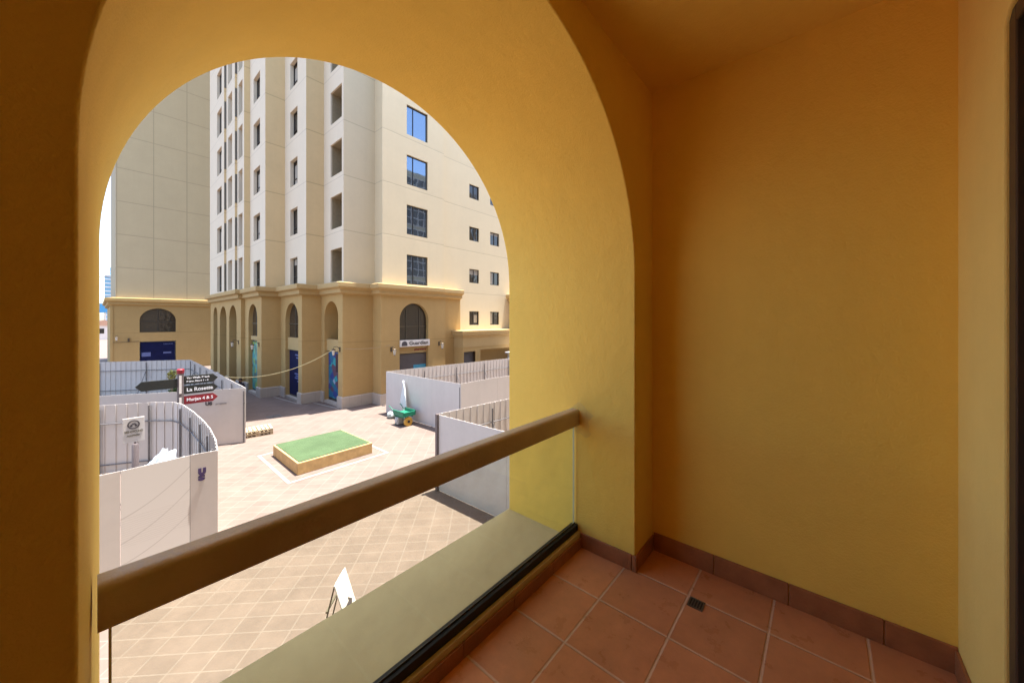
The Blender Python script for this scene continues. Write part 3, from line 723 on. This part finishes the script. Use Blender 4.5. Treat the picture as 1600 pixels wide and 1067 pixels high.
# white sheet leaning on the fence above the cart
sh = thing('plastic_sheet', 'bright white plastic sheet hanging on the fence above the green cart', 'plastic sheet', (11.1, 17.3, .6))
bm = bmesh.new(); rows_ = []
for i in range(13):
    t = i / 12; z = 2.15 - 1.5 * t; wd = .10 + .46 * min(1, t * 1.4); y0 = 17.55 - .25 * t
    rows_.append([bm.verts.new((11.16 - .05 - .12*t + .035*math.sin(k*1.9 + i*.5) - (.0), y0 - wd/2 + wd*k/7, z)) for k in range(8)])
for a, b in zip(rows_, rows_[1:]):
    for k in range(7): bm.faces.new((a[k], a[k+1], b[k+1], b[k]))
so_ = finish(bm, 'sheet', M['white_sheet'], sh, smooth=60)
sm = so_.modifiers.new('solid', 'SOLIDIFY'); sm.thickness = .01
bg_ = thing('rubble_bag', 'small pale rubble bag slumped at the fence foot left of the green cart', 'bag', (10.95, 18.3, 0))
bm = bmesh.new(); bmesh.ops.create_icosphere(bm, subdivisions=3, radius=.26)
for q in bm.verts:
    q.co.x *= .8; q.co.z *= .75; q.co += Vector((10.85, 18.35, .17)) + Vector((random.uniform(-.015, .015),)*3)
    q.co.z = max(q.co.z, 0)
finish(bm, 'bag', plain('grey_green_sack', (.36, .42, .40), .8, 0, .3, 10), bg_, smooth=50)

# direction signpost
sp = thing('direction_signpost', 'grey signpost with a red cap, dark direction arms and one red arm', 'signpost', (2.15, 18.9, 0))
bm = bmesh.new(); tube(bm, [(2.15, 18.9, 0), (2.15, 18.9, 3.42)], .10, 16); pst = finish(bm, 'post', M['grey_post'], sp, smooth=40)
bm = bmesh.new(); tube(bm, [(2.15, 18.9, 3.42), (2.15, 18.9, 3.56), (2.15, 18.9, 3.6)], .11, 16, rs=[.11, .12, .09]); finish(bm, 'cap', M['red_sign'], sp, smooth=40)
bm = bmesh.new(); box(bm, 2.10, 2.17, 18.79, 18.803, 1.95, 2.5); box(bm, 2.10, 2.17, 18.79, 18.803, 2.65, 3.35); finish(bm, 'post_strip', M['sign_white'], sp)
def arm(z, h, x0, x1, mat, flip=False, lines=(), lab=None):
    bm = bmesh.new(); tip = .16
    poly = [(x0, z), (x1 - tip, z), (x1, z + h/2), (x1 - tip, z + h), (x0, z + h)] if not flip else [(x1, z), (x0 + tip, z), (x0, z + h/2), (x0 + tip, z + h), (x1, z + h)]
    prism(bm, poly, lambda u, zz: (u, 18.86, zz), lambda u, zz: (u, 18.93, zz))
    a = finish(bm, 'sign_arm', mat, sp, bevel=.004)
    if lab: a['label'] = lab
    for (tx, sz, zx, wd) in lines: text(tx, sz, M['white_ink'], a, onY(x0 + .07, 18.853, zx), bold=.004, width=wd)
arm(2.98, .33, 2.25, 3.29, M['dark_sign'], lines=(('The Walk, Beach', .09, 3.19, .70), ('Bahar, Rimal 1 - 4', .08, 3.06, .66)), lab='dark arm pointing right, two lines of small lettering')
arm(2.60, .32, 2.25, 3.29, M['dark_sign'], lines=(('La Rosette', .19, 2.70, .80),), lab='dark arm pointing right, one line of large lettering')
arm(2.20, .32, 2.25, 3.29, M['red_sign'], lines=(('Murjan 4 & 5', .16, 2.32, .80),), lab='red arm pointing right')
arm(2.88, .35, .92, 2.05, M['dark_sign'], flip=True, lab='blank dark arm pointing left')

# round-symbol notice on a stout post in the near enclosure
ns = thing('notice_sign', 'small white notice with a round motorbike symbol on a stout dark post', 'sign', (.74, 15.4, 0))
bm = bmesh.new(); box(bm, .50, .95, 15.38, 15.41, 1.90, 2.62); brd = finish(bm, 'board', M['fence'], ns, bevel=.01)
bm = bmesh.new(); tube(bm, [(.76, 15.36, 0), (.76, 15.36, 1.82), (.76, 15.36, 1.85)], .07, 16, rs=[.075, .075, .055]); bar(bm, (.76, 15.43, 1.2), (.76, 15.43, 2.4), .04); finish(bm, 'post', M['grey_post'], ns, smooth=40)
bm = bmesh.new(); n = 28
for i in range(n):
    a0, a1 = 2*math.pi*i/n, 2*math.pi*(i+1)/n
    prism(bm, [(.725 + r*math.cos(a), 2.42 + r*math.sin(a)) for r, a in ((.10, a0), (.13, a0), (.13, a1), (.10, a1))], lambda u, z: (u, 15.368, z), lambda u, z: (u, 15.378, z))
for (px_, pz_, r) in ((.675, 2.39, .03), (.775, 2.39, .03)):
    prism(bm, [(px_ + r*math.cos(2*math.pi*i/10), pz_ + r*math.sin(2*math.pi*i/10)) for i in range(10)], lambda u, z: (u, 15.368, z), lambda u, z: (u, 15.378, z))
prism(bm, [(.67, 2.40), (.70, 2.46), (.76, 2.46), (.785, 2.40), (.75, 2.42), (.70, 2.42)], lambda u, z: (u, 15.364, z), lambda u, z: (u, 15.378, z))
finish(bm, 'symbol', M['ink'], brd)
text('NO CYCLING', .09, M['frame_grey'], brd, onY(.54, 15.372, 2.19), width=.37, bold=.002)
text('ALLOWED', .07, M['frame_grey'], brd, onY(.59, 15.372, 2.08), width=.26, bold=.001)

# plastic-wrapped heap
hp = thing('wrapped_heap', 'heap of building material wrapped in crumpled white and blue plastic', 'plastic heap', (1.1, 14.1, 0))
bm = bmesh.new(); bmesh.ops.create_icosphere(bm, subdivisions=5, radius=1)
from mathutils import noise as mn
for q in bm.verts:
    p = q.co.copy(); a = mn.noise(p * 2.1) * .22 + mn.noise(p * 5.3) * .10 + abs(mn.noise(p * 9.0)) * .10
    p = p * (1 + a); zz = max(p.z * .95 + .85, 0); sl2 = .62 + .25 * (1 - zz / 1.8)
    q.co = Vector((1.10 + p.x * sl2 * .62 + (zz - .8) * .18, 14.1 + p.y * .6, zz * .98))
finish(bm, 'plastic_wrap', M['heap'], hp, smooth=25)
bm = bmesh.new()
for i in range(4):
    z = 1.30 + i*.1; x = .78 + i*.09
    tube(bm, [(x - .05, 13.62 + .02*i, z), (x + .08, 13.5, z - .1), (x + .22, 13.44, z + .03)], .045, 6)
finish(bm, 'dark_fold', plain('blue_grey_fold', (.10, .16, .26), .5), hp)  # blue-grey tubes put in for the dark shaded folds of the plastic

# A-frame pavement sign
af = thing('a_frame_sign', 'small white A-frame pavement sign below the balcony', 'sign', (2.82, 6.4, 0))
rd = Vector((1, 1, 0)).normalized(); pd = Vector((1, -1, 0)).normalized(); ctr = Vector((2.80, 6.42, 0))
def aframe(sgn, sp_, nm, m):
    bm = bmesh.new(); top = ctr + Vector((0, 0, 1.0)); bot = ctr + pd * sp_ * sgn
    z = (top - bot).normalized(); y = rd.cross(z)
    M3 = Matrix((rd, y, z)).transposed(); L = (top - bot).length
    obox(bm, (top*.62 + bot*.38) if nm == 'panel' else (top+bot)/2, (.46, .022, L * .76) if nm == 'panel' else (.46, .022, L), M3)
    return finish(bm, nm, m, af, bevel=.004), M3
pn, M3 = aframe(1, .30, 'front_panel', M['sign_white'])
bm = bmesh.new()
top = ctr + Vector((0, 0, 1.0)); bot = ctr - pd * .24
for s in (-1, 1): bar(bm, top + rd*.2*s, bot + rd*.2*s, .03, .02)
bar(bm, ctr - pd*.14 + rd*.2 + Vector((0,0,.53)), ctr - pd*.14 - rd*.2 + Vector((0,0,.53)), .03)
finish(bm, 'rear_legs', M['frame_grey'], af)
bm = bmesh.new(); prism(bm, [(-.14, -.05), (.02, -.05), (.02, -.11), (.14, 0), (.02, .11), (.02, .05), (-.14, .05)], lambda u, v_: tuple(ctr + pd*.165 + rd*u + Vector((0, 0, .50 + v_)) - pd*v_*.28 + Vector((0,0,.005))), lambda u, v_: tuple(ctr + pd*.150 + rd*u + Vector((0, 0, .50 + v_)) - pd*v_*.28))
finish(bm, 'arrow', M['ink'], pn)

# wall lanterns on the podium
def lantern(x, y, z, nx, ny, label):
    """bracket lamp, (nx,ny) = outward direction"""
    root = thing('wall_lantern', label, 'lantern', (0, 0, 0), 'bracket lanterns on the podium walls')
    n = Vector((nx, ny, 0)); o = Vector((x, y, z)); t = Vector((-ny, nx, 0))
    bm = bmesh.new(); M3 = Matrix((t, n, Vector((0, 0, 1)))).transposed()
    obox(bm, o + n*.02, (.12, .04, .3), M3); tube(bm, [o + n*.03 + Vector((0,0,.05)), o + n*.2 + Vector((0,0,.2)), o + n*.38 + Vector((0,0,.16)), o + n*.40 + Vector((0,0,.05))], .02, 6)
    tube(bm, [o + n*.4 + Vector((0,0,q)) for q in (.08, .02, -.02)], .1, 8, rs=[.02, .13, .12])
    finish(bm, 'bracket', M['lamp_metal'], root)
    bm = bmesh.new(); tube(bm, [o + n*.4 + Vector((0,0,q)) for q in (-.33, -.38)], .05, 8, rs=[.06, .015]); finish(bm, 'finial', M['lamp_metal'], root)
    bm = bmesh.new(); tube(bm, [o + n*.4 + Vector((0,0,q)) for q in (-.02, -.33)], .1, 8, rs=[.11, .06]); finish(bm, 'lamp_glass', M['lamp_glass'], root)
lantern(12.75, 21.55, 3.55, 0, -1, 'wall lantern left of the arched shop front')
lantern(16.65, 21.55, 3.75, 0, -1, 'wall lantern right of the arched shop front')
lantern(10.03, 22.95, 3.65, -1, 0, 'wall lantern on the corner pier above the teal poster')
lantern(7.63, 30.5, 3.75, -1, 0, 'wall lantern beside the green poster arch')
lantern(7.37, 34.9, 3.75, -1, 0, 'wall lantern between the open arcade and the green poster arch')
lantern(1.4, 56, 3.7, 0, -1, 'wall lantern at the left corner of the beige building')

# sagging rope from fence to pier
bm = bmesh.new(); A, B = Vector((4.60, 25.2, 2.35)), Vector((9.9, 23.35, 3.72)); pts = []
for i in range(25):
    t = i/24; p = A.lerp(B, t); p.z -= .62 * 4 * t * (1-t) * (1.0); pts.append(p)
tube(bm, pts, .022, 6)
tag(finish(bm, 'festoon_cable', plain('yellow_cable', (.62, .52, .25), .6)), 'pale yellow cable sagging from the far left fence to the corner pier', 'cable')
bm = bmesh.new(); A, B = Vector((10.1, 22.5, 3.72)), Vector((12.6, 21.5, 3.85)); pts = []
for i in range(12):
    t = i/11; p = A.lerp(B, t); p.z -= .1 * 4 * t * (1-t); p.y -= .05; pts.append(p)
tube(bm, pts, .012, 6); tag(finish(bm, 'festoon_cable', M['wood']), 'thin cable strung from the corner pier to the first lantern', 'cable')

# shrub behind the signpost
sb = thing('leafy_shrub', 'yellow green shrub growing inside the far left fence behind the signpost', 'shrub', (2.2, 24.3, 0))
def leaves(bm, c, r, n, size):
    for _ in range(n):
        d = Vector((random.gauss(0, 1), random.gauss(0, 1), random.gauss(0, 1))).normalized() * r * random.random() ** .4
        p = Vector(c) + Vector((d.x, d.y, d.z * 1.1)); a = Vector((random.uniform(-1, 1), random.uniform(-1, 1), random.uniform(-.5, 1))).normalized()
        b = a.orthogonal().normalized(); cc = a.cross(b); s = size * random.uniform(.6, 1.3)
        bm.faces.new([bm.verts.new(p - cc*s*.4), bm.verts.new(p + b*s*.8 - cc*s*.2), bm.verts.new(p + b*s), bm.verts.new(p + cc*s*.4)])
wx, wy, _ = world_at(269, 585, 18.5)
bm = bmesh.new(); leaves(bm, (wx, wy, 2.68), .2, 170, .09); leaves(bm, (wx - .03, wy, 2.35), .12, 50, .08); finish(bm, 'crown', M['leaf'], sb)
bm = bmesh.new(); leaves(bm, (wx + .1, wy, 1.75), .26, 260, .10); leaves(bm, (wx, wy, 1.3), .25, 160, .10); finish(bm, 'lower_foliage', M['leaf_dark'], sb)
bm = bmesh.new()
for k in range(4): tube(bm, [(wx + .05*k - .1, wy, 0), (wx + .04*k, wy + .05*k, 1.2), (wx + random.uniform(-.15, .15), wy, 2.6)], .02, 5)
finish(bm, 'stem', M['wood'], sb)
# planks inside the far enclosure
sk = thing('plank_stack', 'stack of pale planks inside the far left fence', 'planks', (1.6, 23.5, 0))
bm = bmesh.new()
for i in range(6): obox(bm, (1.5 + .03*i, 23.6 - .1*(i % 2), .42 + .05*i), (1.9, .5, .04), Matrix.Rotation(R(-10 + 3*i), 3, 'Z'))
for q in (.9, 2.1): obox(bm, (q, 23.6, .2), (.12, .5, .4), Matrix.Identity(3))
finish(bm, 'planks', M['wood'], sk)

# parked scooters by the arcade, a rider standing by one
def scooter(x, y, rz, label):
    root = thing('parked_scooter', label, 'scooter', (x, y, 0), 'dark scooters parked along the arcade'); Mz = Matrix.Rotation(rz, 3, 'Z'); O = Vector((x, y, 0))
    P = lambda a, b, c: Mz @ Vector((a, b, c)) + O
    def wheel(a):
        bm = bmesh.new(); n = 18; rs = []
        poly = [(.25*math.cos(2*math.pi*i/n), .25*math.sin(2*math.pi*i/n)) for i in range(n)]
        prism(bm, poly, lambda u, z: P(a+u, -.05, .25+z), lambda u, z: P(a+u, .05, .25+z)); finish(bm, 'wheel', M['rubber'], root)
    wheel(-.6); wheel(.62)
    bm = bmesh.new(); obox(bm, P(-.35, 0, .55), (.75, .26, .32), Mz); obox(bm, P(.1, 0, .32), (.5, .3, .1), Mz); obox(bm, P(.42, 0, .62), (.12, .36, .6), Mz @ Matrix.Rotation(R(-12), 3, 'Y'))
    tube(bm, [P(.62, 0, .25), P(.5, 0, .95)], .035, 8); tube(bm, [P(.46, -.33, 1.0), P(.5, 0, .97), P(.46, .33, 1.0)], .02, 8); finish(bm, 'body', M['black'], root, bevel=.03)
    bm = bmesh.new(); obox(bm, P(-.25, 0, .77), (.7, .27, .1), Mz); finish(bm, 'seat', M['rubber'], root, bevel=.03)
    bm = bmesh.new(); obox(bm, P(-.75, 0, 1.02), (.45, .48, .45), Mz); finish(bm, 'top_box', M['cloth_dark'], root, bevel=.04)
scooter(6.35, 33.6, R(80), 'dark scooter with a top box parked by the open arcade, the farther of the two')
scooter(5.5, 27.6, R(75), 'dark scooter beside the standing person, behind the fence corner')
def person(x, y, rz):
    root = thing('person', 'person in dark clothes with black hair standing by a scooter behind the fence', 'person', (x, y, 0))
    V = {'pel': (0,0,.93), 'bel': (0,0,1.08), 'che': (0,.01,1.30), 'nek': (0,0,1.47), 'hed': (0,.01,1.60), 'top': (0,.01,1.68),
         'shl': (-.18,0,1.40), 'ell': (-.25,.03,1.13), 'wrl': (-.22,.18,.93), 'shr': (.18,0,1.40), 'elr': (.26,.02,1.12), 'wrr': (.24,.14,.90),
         'hil': (-.09,0,.88), 'knl': (-.11,.03,.48), 'anl': (-.12,-.01,.09), 'tol': (-.13,.14,.04), 'hir': (.09,0,.88), 'knr': (.11,.03,.48), 'anr': (.12,-.01,.09), 'tor': (.14,.14,.04)}
    Rr = {'pel': .14, 'bel': .13, 'che': .15, 'nek': .055, 'hed': .095, 'top': .075, 'shl': .07, 'ell': .045, 'wrl': .032, 'shr': .07, 'elr': .045, 'wrr': .032,
          'hil': .10, 'knl': .065, 'anl': .045, 'tol': .035, 'hir': .10, 'knr': .065, 'anr': .045, 'tor': .035}
    E_ = ['pel bel', 'bel che', 'che nek', 'nek hed', 'hed top', 'che shl', 'shl ell', 'ell wrl', 'che shr', 'shr elr', 'elr wrr', 'pel hil', 'hil knl', 'knl anl', 'anl tol', 'pel hir', 'hir knr', 'knr anr', 'anr tor']
    ks = list(V); Mz = Matrix.Rotation(rz, 3, 'Z')
    for hand, sx in (('wrl', -1), ('wrr', 1)):       # palms and fingers
        b = Vector(V[hand]); pk = hand + 'p'; V[pk] = tuple(b + Vector((0, .05, -.06))); Rr[pk] = .03; ks.append(pk); E_.append(f'{hand} {pk}')
        for f_, (dx, L) in enumerate(((-.03, .06), (-.01, .08), (.01, .085), (.03, .07))):
            k1 = f'{pk}{f_}'; V[k1] = tuple(Vector(V[pk]) + Vector((dx, .03, -L))); Rr[k1] = .009; ks.append(k1); E_.append(f'{pk} {k1}')
        k1 = f'{pk}t'; V[k1] = tuple(Vector(V[pk]) + Vector((-sx*.05, .03, -.02))); Rr[k1] = .01; ks.append(k1); E_.append(f'{pk} {k1}')
    me = bpy.data.meshes.new('body'); me.from_pydata([tuple(Mz @ Vector(V[k])) for k in ks], [tuple(ks.index(q) for q in e.split()) for e in E_], [])
    o = bpy.data.objects.new('body', me); C.objects.link(o); o.parent = root
    m_ = o.modifiers.new('skin', 'SKIN'); sv = me.skin_vertices[0].data
    for i, k in enumerate(ks): sv[i].radius = (Rr[k], Rr[k])
    sv[0].use_root = True; s2 = o.modifiers.new('sub', 'SUBSURF'); s2.levels = s2.render_levels = 2
    me.materials.append(M['cloth_dark'])
    bm = bmesh.new(); bmesh.ops.create_uvsphere(bm, u_segments=16, v_segments=10, radius=.105)
    for q in bm.verts: q.co = Mz @ Vector((q.co.x*.85, q.co.y, q.co.z*1.15 + .0)) + Vector((x, y, 1.63))
    finish(bm, 'face', M['skin'], root, smooth=60)
    bm = bmesh.new(); bmesh.ops.create_uvsphere(bm, u_segments=16, v_segments=10, radius=.115)
    for q in bm.verts: q.co = Mz @ Vector((q.co.x*.88, q.co.y - .02, max(q.co.z, -.02)*1.1)) + Vector((x, y, 1.66))
    finish(bm, 'hair', M['hair'], root, smooth=60)
wx, wy, _ = world_at(375.5, 590, 23.0)
person(wx, wy, R(150))
# white kiosk above the right fence
ki = thing('white_kiosk', 'white kiosk cabin with dark windows peeping over the right-hand fence', 'kiosk', (24, 19.9, 0))
bm = bmesh.new(); box(bm, 22.9, 25.5, 19.4, 20.3, 0, 2.65); kb = finish(bm, 'cabin', M['fence'], ki, bevel=.03)
bm = bmesh.new(); box(bm, 22.7, 25.7, 19.25, 20.4, 2.66, 2.8); finish(bm, 'roof', M['fence'], ki, bevel=.02)
for a in (23.05, 24.3):
    bm = bmesh.new(); box(bm, a, a + 1.0, 19.37, 19.4, 1.5, 2.5); finish(bm, 'window', M['win_dark'], ki)

# ================================================================== OUR OWN BUILDING (balcony block)
own = thing('balcony_building', 'mustard painted balcony with a deep arched opening, from inside which the plaza is seen', 'building', (1, 0, 4))
FZ, CZ, YI, YO = 4.0, 6.981, .846, 1.851
# thick arch wall (second opening, unseen left of the camera, added for more light)
def opening(u0, u1): return arch_loop(u0, u1, FZ - .15, 6.815, n=72)
bm = bmesh.new()
A1 = opening(0.0, 2.105); A2 = opening(-2.85, -.745)
ow = rect(-3.2, 2.6, FZ - .45, CZ + .2)
A1i = [(u - .017 * max(0, (1.05 - u) / 1.05), z) for u, z in A1]; A1o = [(u + .008 * max(0, (1.05 - u) / 1.05), z) for u, z in A1]
wall(bm, 'Y', YI, ow, [A1i, A2], [0, YO - YI]); wall(bm, 'Y', YO, ow, [A1o, A2], 0)
def wobble(lp, amp, ph): return [(u + amp*math.sin(ph + i*.9)*math.sin(i*.37 + ph), z + (0 if i in (0, len(lp)-1) else amp*math.sin(i*1.3 + ph)*.8)) for i, (u, z) in enumerate(lp)]
va = [bm.verts.new((u, YI, z)) for u, z in A1i]; vb = [bm.verts.new((u, YO, z)) for u, z in A1o]
for i in range(len(va)): bm.faces.new((va[i], va[(i+1) % len(va)], vb[(i+1) % len(va)], vb[i]))
for q in ((( -3.2, FZ-.45), (-3.2, CZ+.2)), ((-3.2, CZ+.2), (2.6, CZ+.2)), ((2.6, CZ+.2), (2.6, FZ-.45)), ((2.6, FZ-.45), (-3.2, FZ-.45))):
    (ua, za), (ub, zb) = q; bm.faces.new([bm.verts.new(p) for p in ((ua, YI, za), (ub, YI, zb), (ub, YO, zb), (ua, YO, za))])
bmesh.ops.remove_doubles(bm, verts=bm.verts, dist=.0005)
bad = [f for f in bm.faces if f.calc_area() < 1e-9]; bmesh.ops.delete(bm, geom=bad, context='FACES')
o = finish(bm, 'arch_wall', M['in_paint'], own, smooth=35)
b = o.modifiers.new('bevel', 'BEVEL'); b.width = .009; b.segments = 3; b.limit_method = 'ANGLE'; b.angle_limit = R(50); b.harden_normals = True
bm = bmesh.new(); box(bm, 2.39, 2.6, -.436, YI, FZ - .3, CZ + .2); finish(bm, 'end_wall', M['in_paint'], own)
bm = bmesh.new(); box(bm, -3.2, -3.0, -.436, YI, FZ - .3, CZ + .2); finish(bm, 'end_wall', M['in_paint'], own)
# back wall with door opening
bm = bmesh.new()
dx0, dx1, dzt = -1.1, 1.887, 6.47; ch = .06
edge = [(-3.2, FZ - .3), (-3.2, CZ + .2), (2.6, CZ + .2), (2.6, FZ - .3), (dx1, FZ - .3), (dx1, dzt - ch*.6), (dx1 - .03, dzt - ch*.15), (dx1 - ch, dzt), (dx0, dzt), (dx0, FZ - .3)]
prism(bm, edge, lambda u, z: (u, -.436, z), lambda u, z: (u, -.636, z))
finish(bm, 'back_wall', M['in_paint_light'], own, bevel=.006)
bm = bmesh.new(); box(bm, -3.2, 2.6, -.436, YI, CZ, CZ + .2); finish(bm, 'ceiling', M['in_paint'], own)
# door frame
bm = bmesh.new(); df = finish(bm, 'door_frame', M['frame_brown'], own) if False else None
bm = bmesh.new()
box(bm, 1.832, 1.886, -.515, -.446, FZ, dzt - .005); box(bm, dx0, 1.832, -.515, -.446, dzt - .06, dzt - .005); box(bm, dx0, dx0 + .055, -.515, -.446, FZ, dzt - .06)
df = finish(bm, 'door_frame', M['frame_brown'], own, bevel=.004)
bm = bmesh.new(); box(bm, 1.765, 1.822, -.60, -.50, FZ + .01, dzt - .07); box(bm, 1.60, 1.765, -.60, -.50, dzt - .14, dzt - .07)
finish(bm, 'sliding_sash', M['frame_grey'], df, bevel=.004)
bm = bmesh.new(); box(bm, dx0, 1.832, -.63, -.44, FZ - .005, FZ + .018); finish(bm, 'threshold', M['frame_brown'], df)
# dark room behind the door
bm = bmesh.new()
for q in ((-3, 3, -5, -4.9, 3.9, 7.1), (-3.1, -3, -5, -.64, 3.9, 7.1), (3, 3.1, -5, -.64, 3.9, 7.1), (-3, 3, -5, -.64, 3.85, 3.95), (-3, 3, -5, -.64, 7.0, 7.1), (2.6, 3.0, -.66, -.6, 3.95, 7)): box(bm, *q)
finish(bm, 'room_interior', M['room'], own)
# floor slab
bm = bmesh.new(); box(bm, -3.0, 2.39, -.44, 1.205, FZ - .15, FZ); tag(finish(bm, 'balcony_floor', M['floor']), kind='structure')
# sill outside the glass + low kerb under it
bm = bmesh.new()
for a, b_ in ((0, 2.105), (-2.85, -.745)):
    box(bm, a - .02, b_ + .02, 1.213, 1.31, FZ - .16, FZ + .099)
    box(bm, a - .02, b_ + .02, 1.31, YO + .004, FZ - .16, FZ + .03)
finish(bm, 'outer_sill', stucco('dusty_sill_paint', (.60, .48, .25), stain=.12, fine=.5, bscale=120, dist=.003), own, bevel=.004)
# skirting tiles: one part per run
def skirt(pts, h=.095, th=.012, pitch=.35):
    bm = bmesh.new()
    for (a, b_, n) in pts:
        a = Vector((*a, 0)); b_ = Vector((*b_, 0)); L = (b_-a).length; d = (b_-a)/L; n = Vector((*n, 0)); s = 0
        M3 = Matrix((d, n, Vector((0, 0, 1)))).transposed()
        while s < L - .01:
            e = min(s + pitch, L); obox(bm, a + d*(s+e)/2 + n*th/2 + Vector((0, 0, FZ + h/2)), (e - s - .003, th, h), M3); s = e
    finish(bm, 'skirting', M['skirt'], own, bevel=.003)
skirt([((2.105, 1.213), (2.105, .834), (-1, 0))])
skirt([((2.105, .846), (2.39, .846), (0, -1))])
skirt([((2.39, .834), (2.39, -.436), (-1, 0))], h=.115)
skirt([((2.378, -.436), (1.887, -.436), (0, 1))], h=.105)
skirt([((0.012, 1.213), (2.093, 1.213), (0, -1))], h=.07)
skirt([((0, .834), (0, 1.213), (1, 0))]); skirt([((-.745, .846), (.012, .846), (0, -1))])
# facade mass of our building: only ever seen in the window reflections and as bounce light
bm = bmesh.new()
box(bm, -18, 40, -10, 1.80, 7.2, 25.5); box(bm, -18, -3.21, -10, 1.84, 0, 7.19); box(bm, 2.61, 40, -10, 1.84, 0, 7.19); box(bm, -3.2, 2.6, -10, 1.84, 0, 3.69)
fac = finish(bm, 'facade', M['cream'], own)
for k in range(5):
    for j in range(9):
        x = -4 + j*4.4; z = 7.9 + k*3.45
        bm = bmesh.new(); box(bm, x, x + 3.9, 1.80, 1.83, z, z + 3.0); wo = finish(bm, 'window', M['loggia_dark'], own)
        bm = bmesh.new()
        for q in (0, .95, 1.9, 2.85, 3.8): box(bm, x + q, x + q + .1, 1.83, 1.90, z, z + 3.0)
        for q in (0, 1.0, 2.0, 2.9): box(bm, x, x + 3.9, 1.82, 1.89, z + q, z + q + .1)
        finish(bm, 'window_frame', M['far_white'], wo)

# ================================================================== BALCONY RAILING and drain
rl = thing('balcony_railing', 'glass balustrade with a thick bronze handrail across the arch', 'railing', (1.05, 1.25, 4.1))
def rrect(y0, y1, z0, z1, r, n=6, rb=.006):
    out = []
    for (cy, cz, a0, rr) in ((y1 - r, z1 - r, 0, r), (y0 + r, z1 - r, 90, r), (y0 + rb, z0 + rb, 180, rb), (y1 - rb, z0 + rb, 270, rb)):
        for i in range(n + 1):
            a = R(a0 + 90*i/n); out.append((cy + rr*math.cos(a), cz + rr*math.sin(a)))
    return out
bm = bmesh.new(); prism(bm, rrect(1.222, 1.300, 4.800, 4.906, .022), lambda y, z: (.002, y, z), lambda y, z: (2.103, y, z))
finish(bm, 'handrail', M['bronze'], rl, smooth=40)
bm = bmesh.new(); box(bm, .024, 2.085, 1.255, 1.263, FZ + .10, 4.802); g = finish(bm, 'glass_panel', M['clear'], rl)
bm = bmesh.new(); box(bm, 2.085, 2.089, 1.254, 1.264, FZ + .13, 4.80); box(bm, .019, .024, 1.254, 1.264, FZ + .13, 4.80); finish(bm, 'glass_edge', M['glass_edge'], g)
bm = bmesh.new(); box(bm, .004, 2.1, 1.232, 1.253, FZ + .099, FZ + .142); box(bm, .004, 2.1, 1.265, 1.285, FZ + .099, FZ + .135); finish(bm, 'bottom_channel', M['rubber'], rl, bevel=.003)
bm = bmesh.new(); box(bm, .004, 2.1, 1.2525, 1.2555, FZ + .135, FZ + .150); finish(bm, 'seal_strip', M['frame_grey'], rl)
bm = bmesh.new()
for (cy, cz, r0, ph) in ((1.225, 4.855, .085, 0), (1.20, 4.79, .06, 2)):
    n = 22; ctr_ = bm.verts.new((2.1005, cy, cz)); rg = [bm.verts.new((2.1048, cy + r0*(1 + .25*math.sin(3*a_ + ph) + .12*math.sin(7*a_))*math.cos(a_), cz + r0*(1 + .2*math.cos(4*a_ + ph))*math.sin(a_))) for a_ in [2*math.pi*i/n for i in range(n)]]
    for i in range(n): bm.faces.new((ctr_, rg[i], rg[(i+1) % n]))
finish(bm, 'plaster_patch', stucco('plaster_patch_paint', (.80, .55, .14), stain=.2, fine=.9, bscale=90, dist=.006), own, smooth=60)
dn = thing('floor_drain', 'small square floor drain set at a tile joint', 'drain', (2.075, .5, FZ))
bm = bmesh.new(); dx, dy, s = 2.036, .468, .074
for q in ((dx, dx + s, dy, dy + .008), (dx, dx + s, dy + s - .008, dy + s), (dx, dx + .008, dy + .008, dy + s - .008), (dx + s - .008, dx + s, dy + .008, dy + s - .008)): box(bm, *q, FZ + .0005, FZ + .004)
for i in range(4): box(bm, dx + .008, dx + s - .008, dy + .016 + i*.013, dy + .021 + i*.013, FZ + .0005, FZ + .003)
finish(bm, 'grate', M['frame_grey'], dn)
bm = bmesh.new(); box(bm, dx + .008, dx + s - .008, dy + .008, dy + s - .008, FZ - .0005, FZ + .001); finish(bm, 'well', M['rubber'], dn)
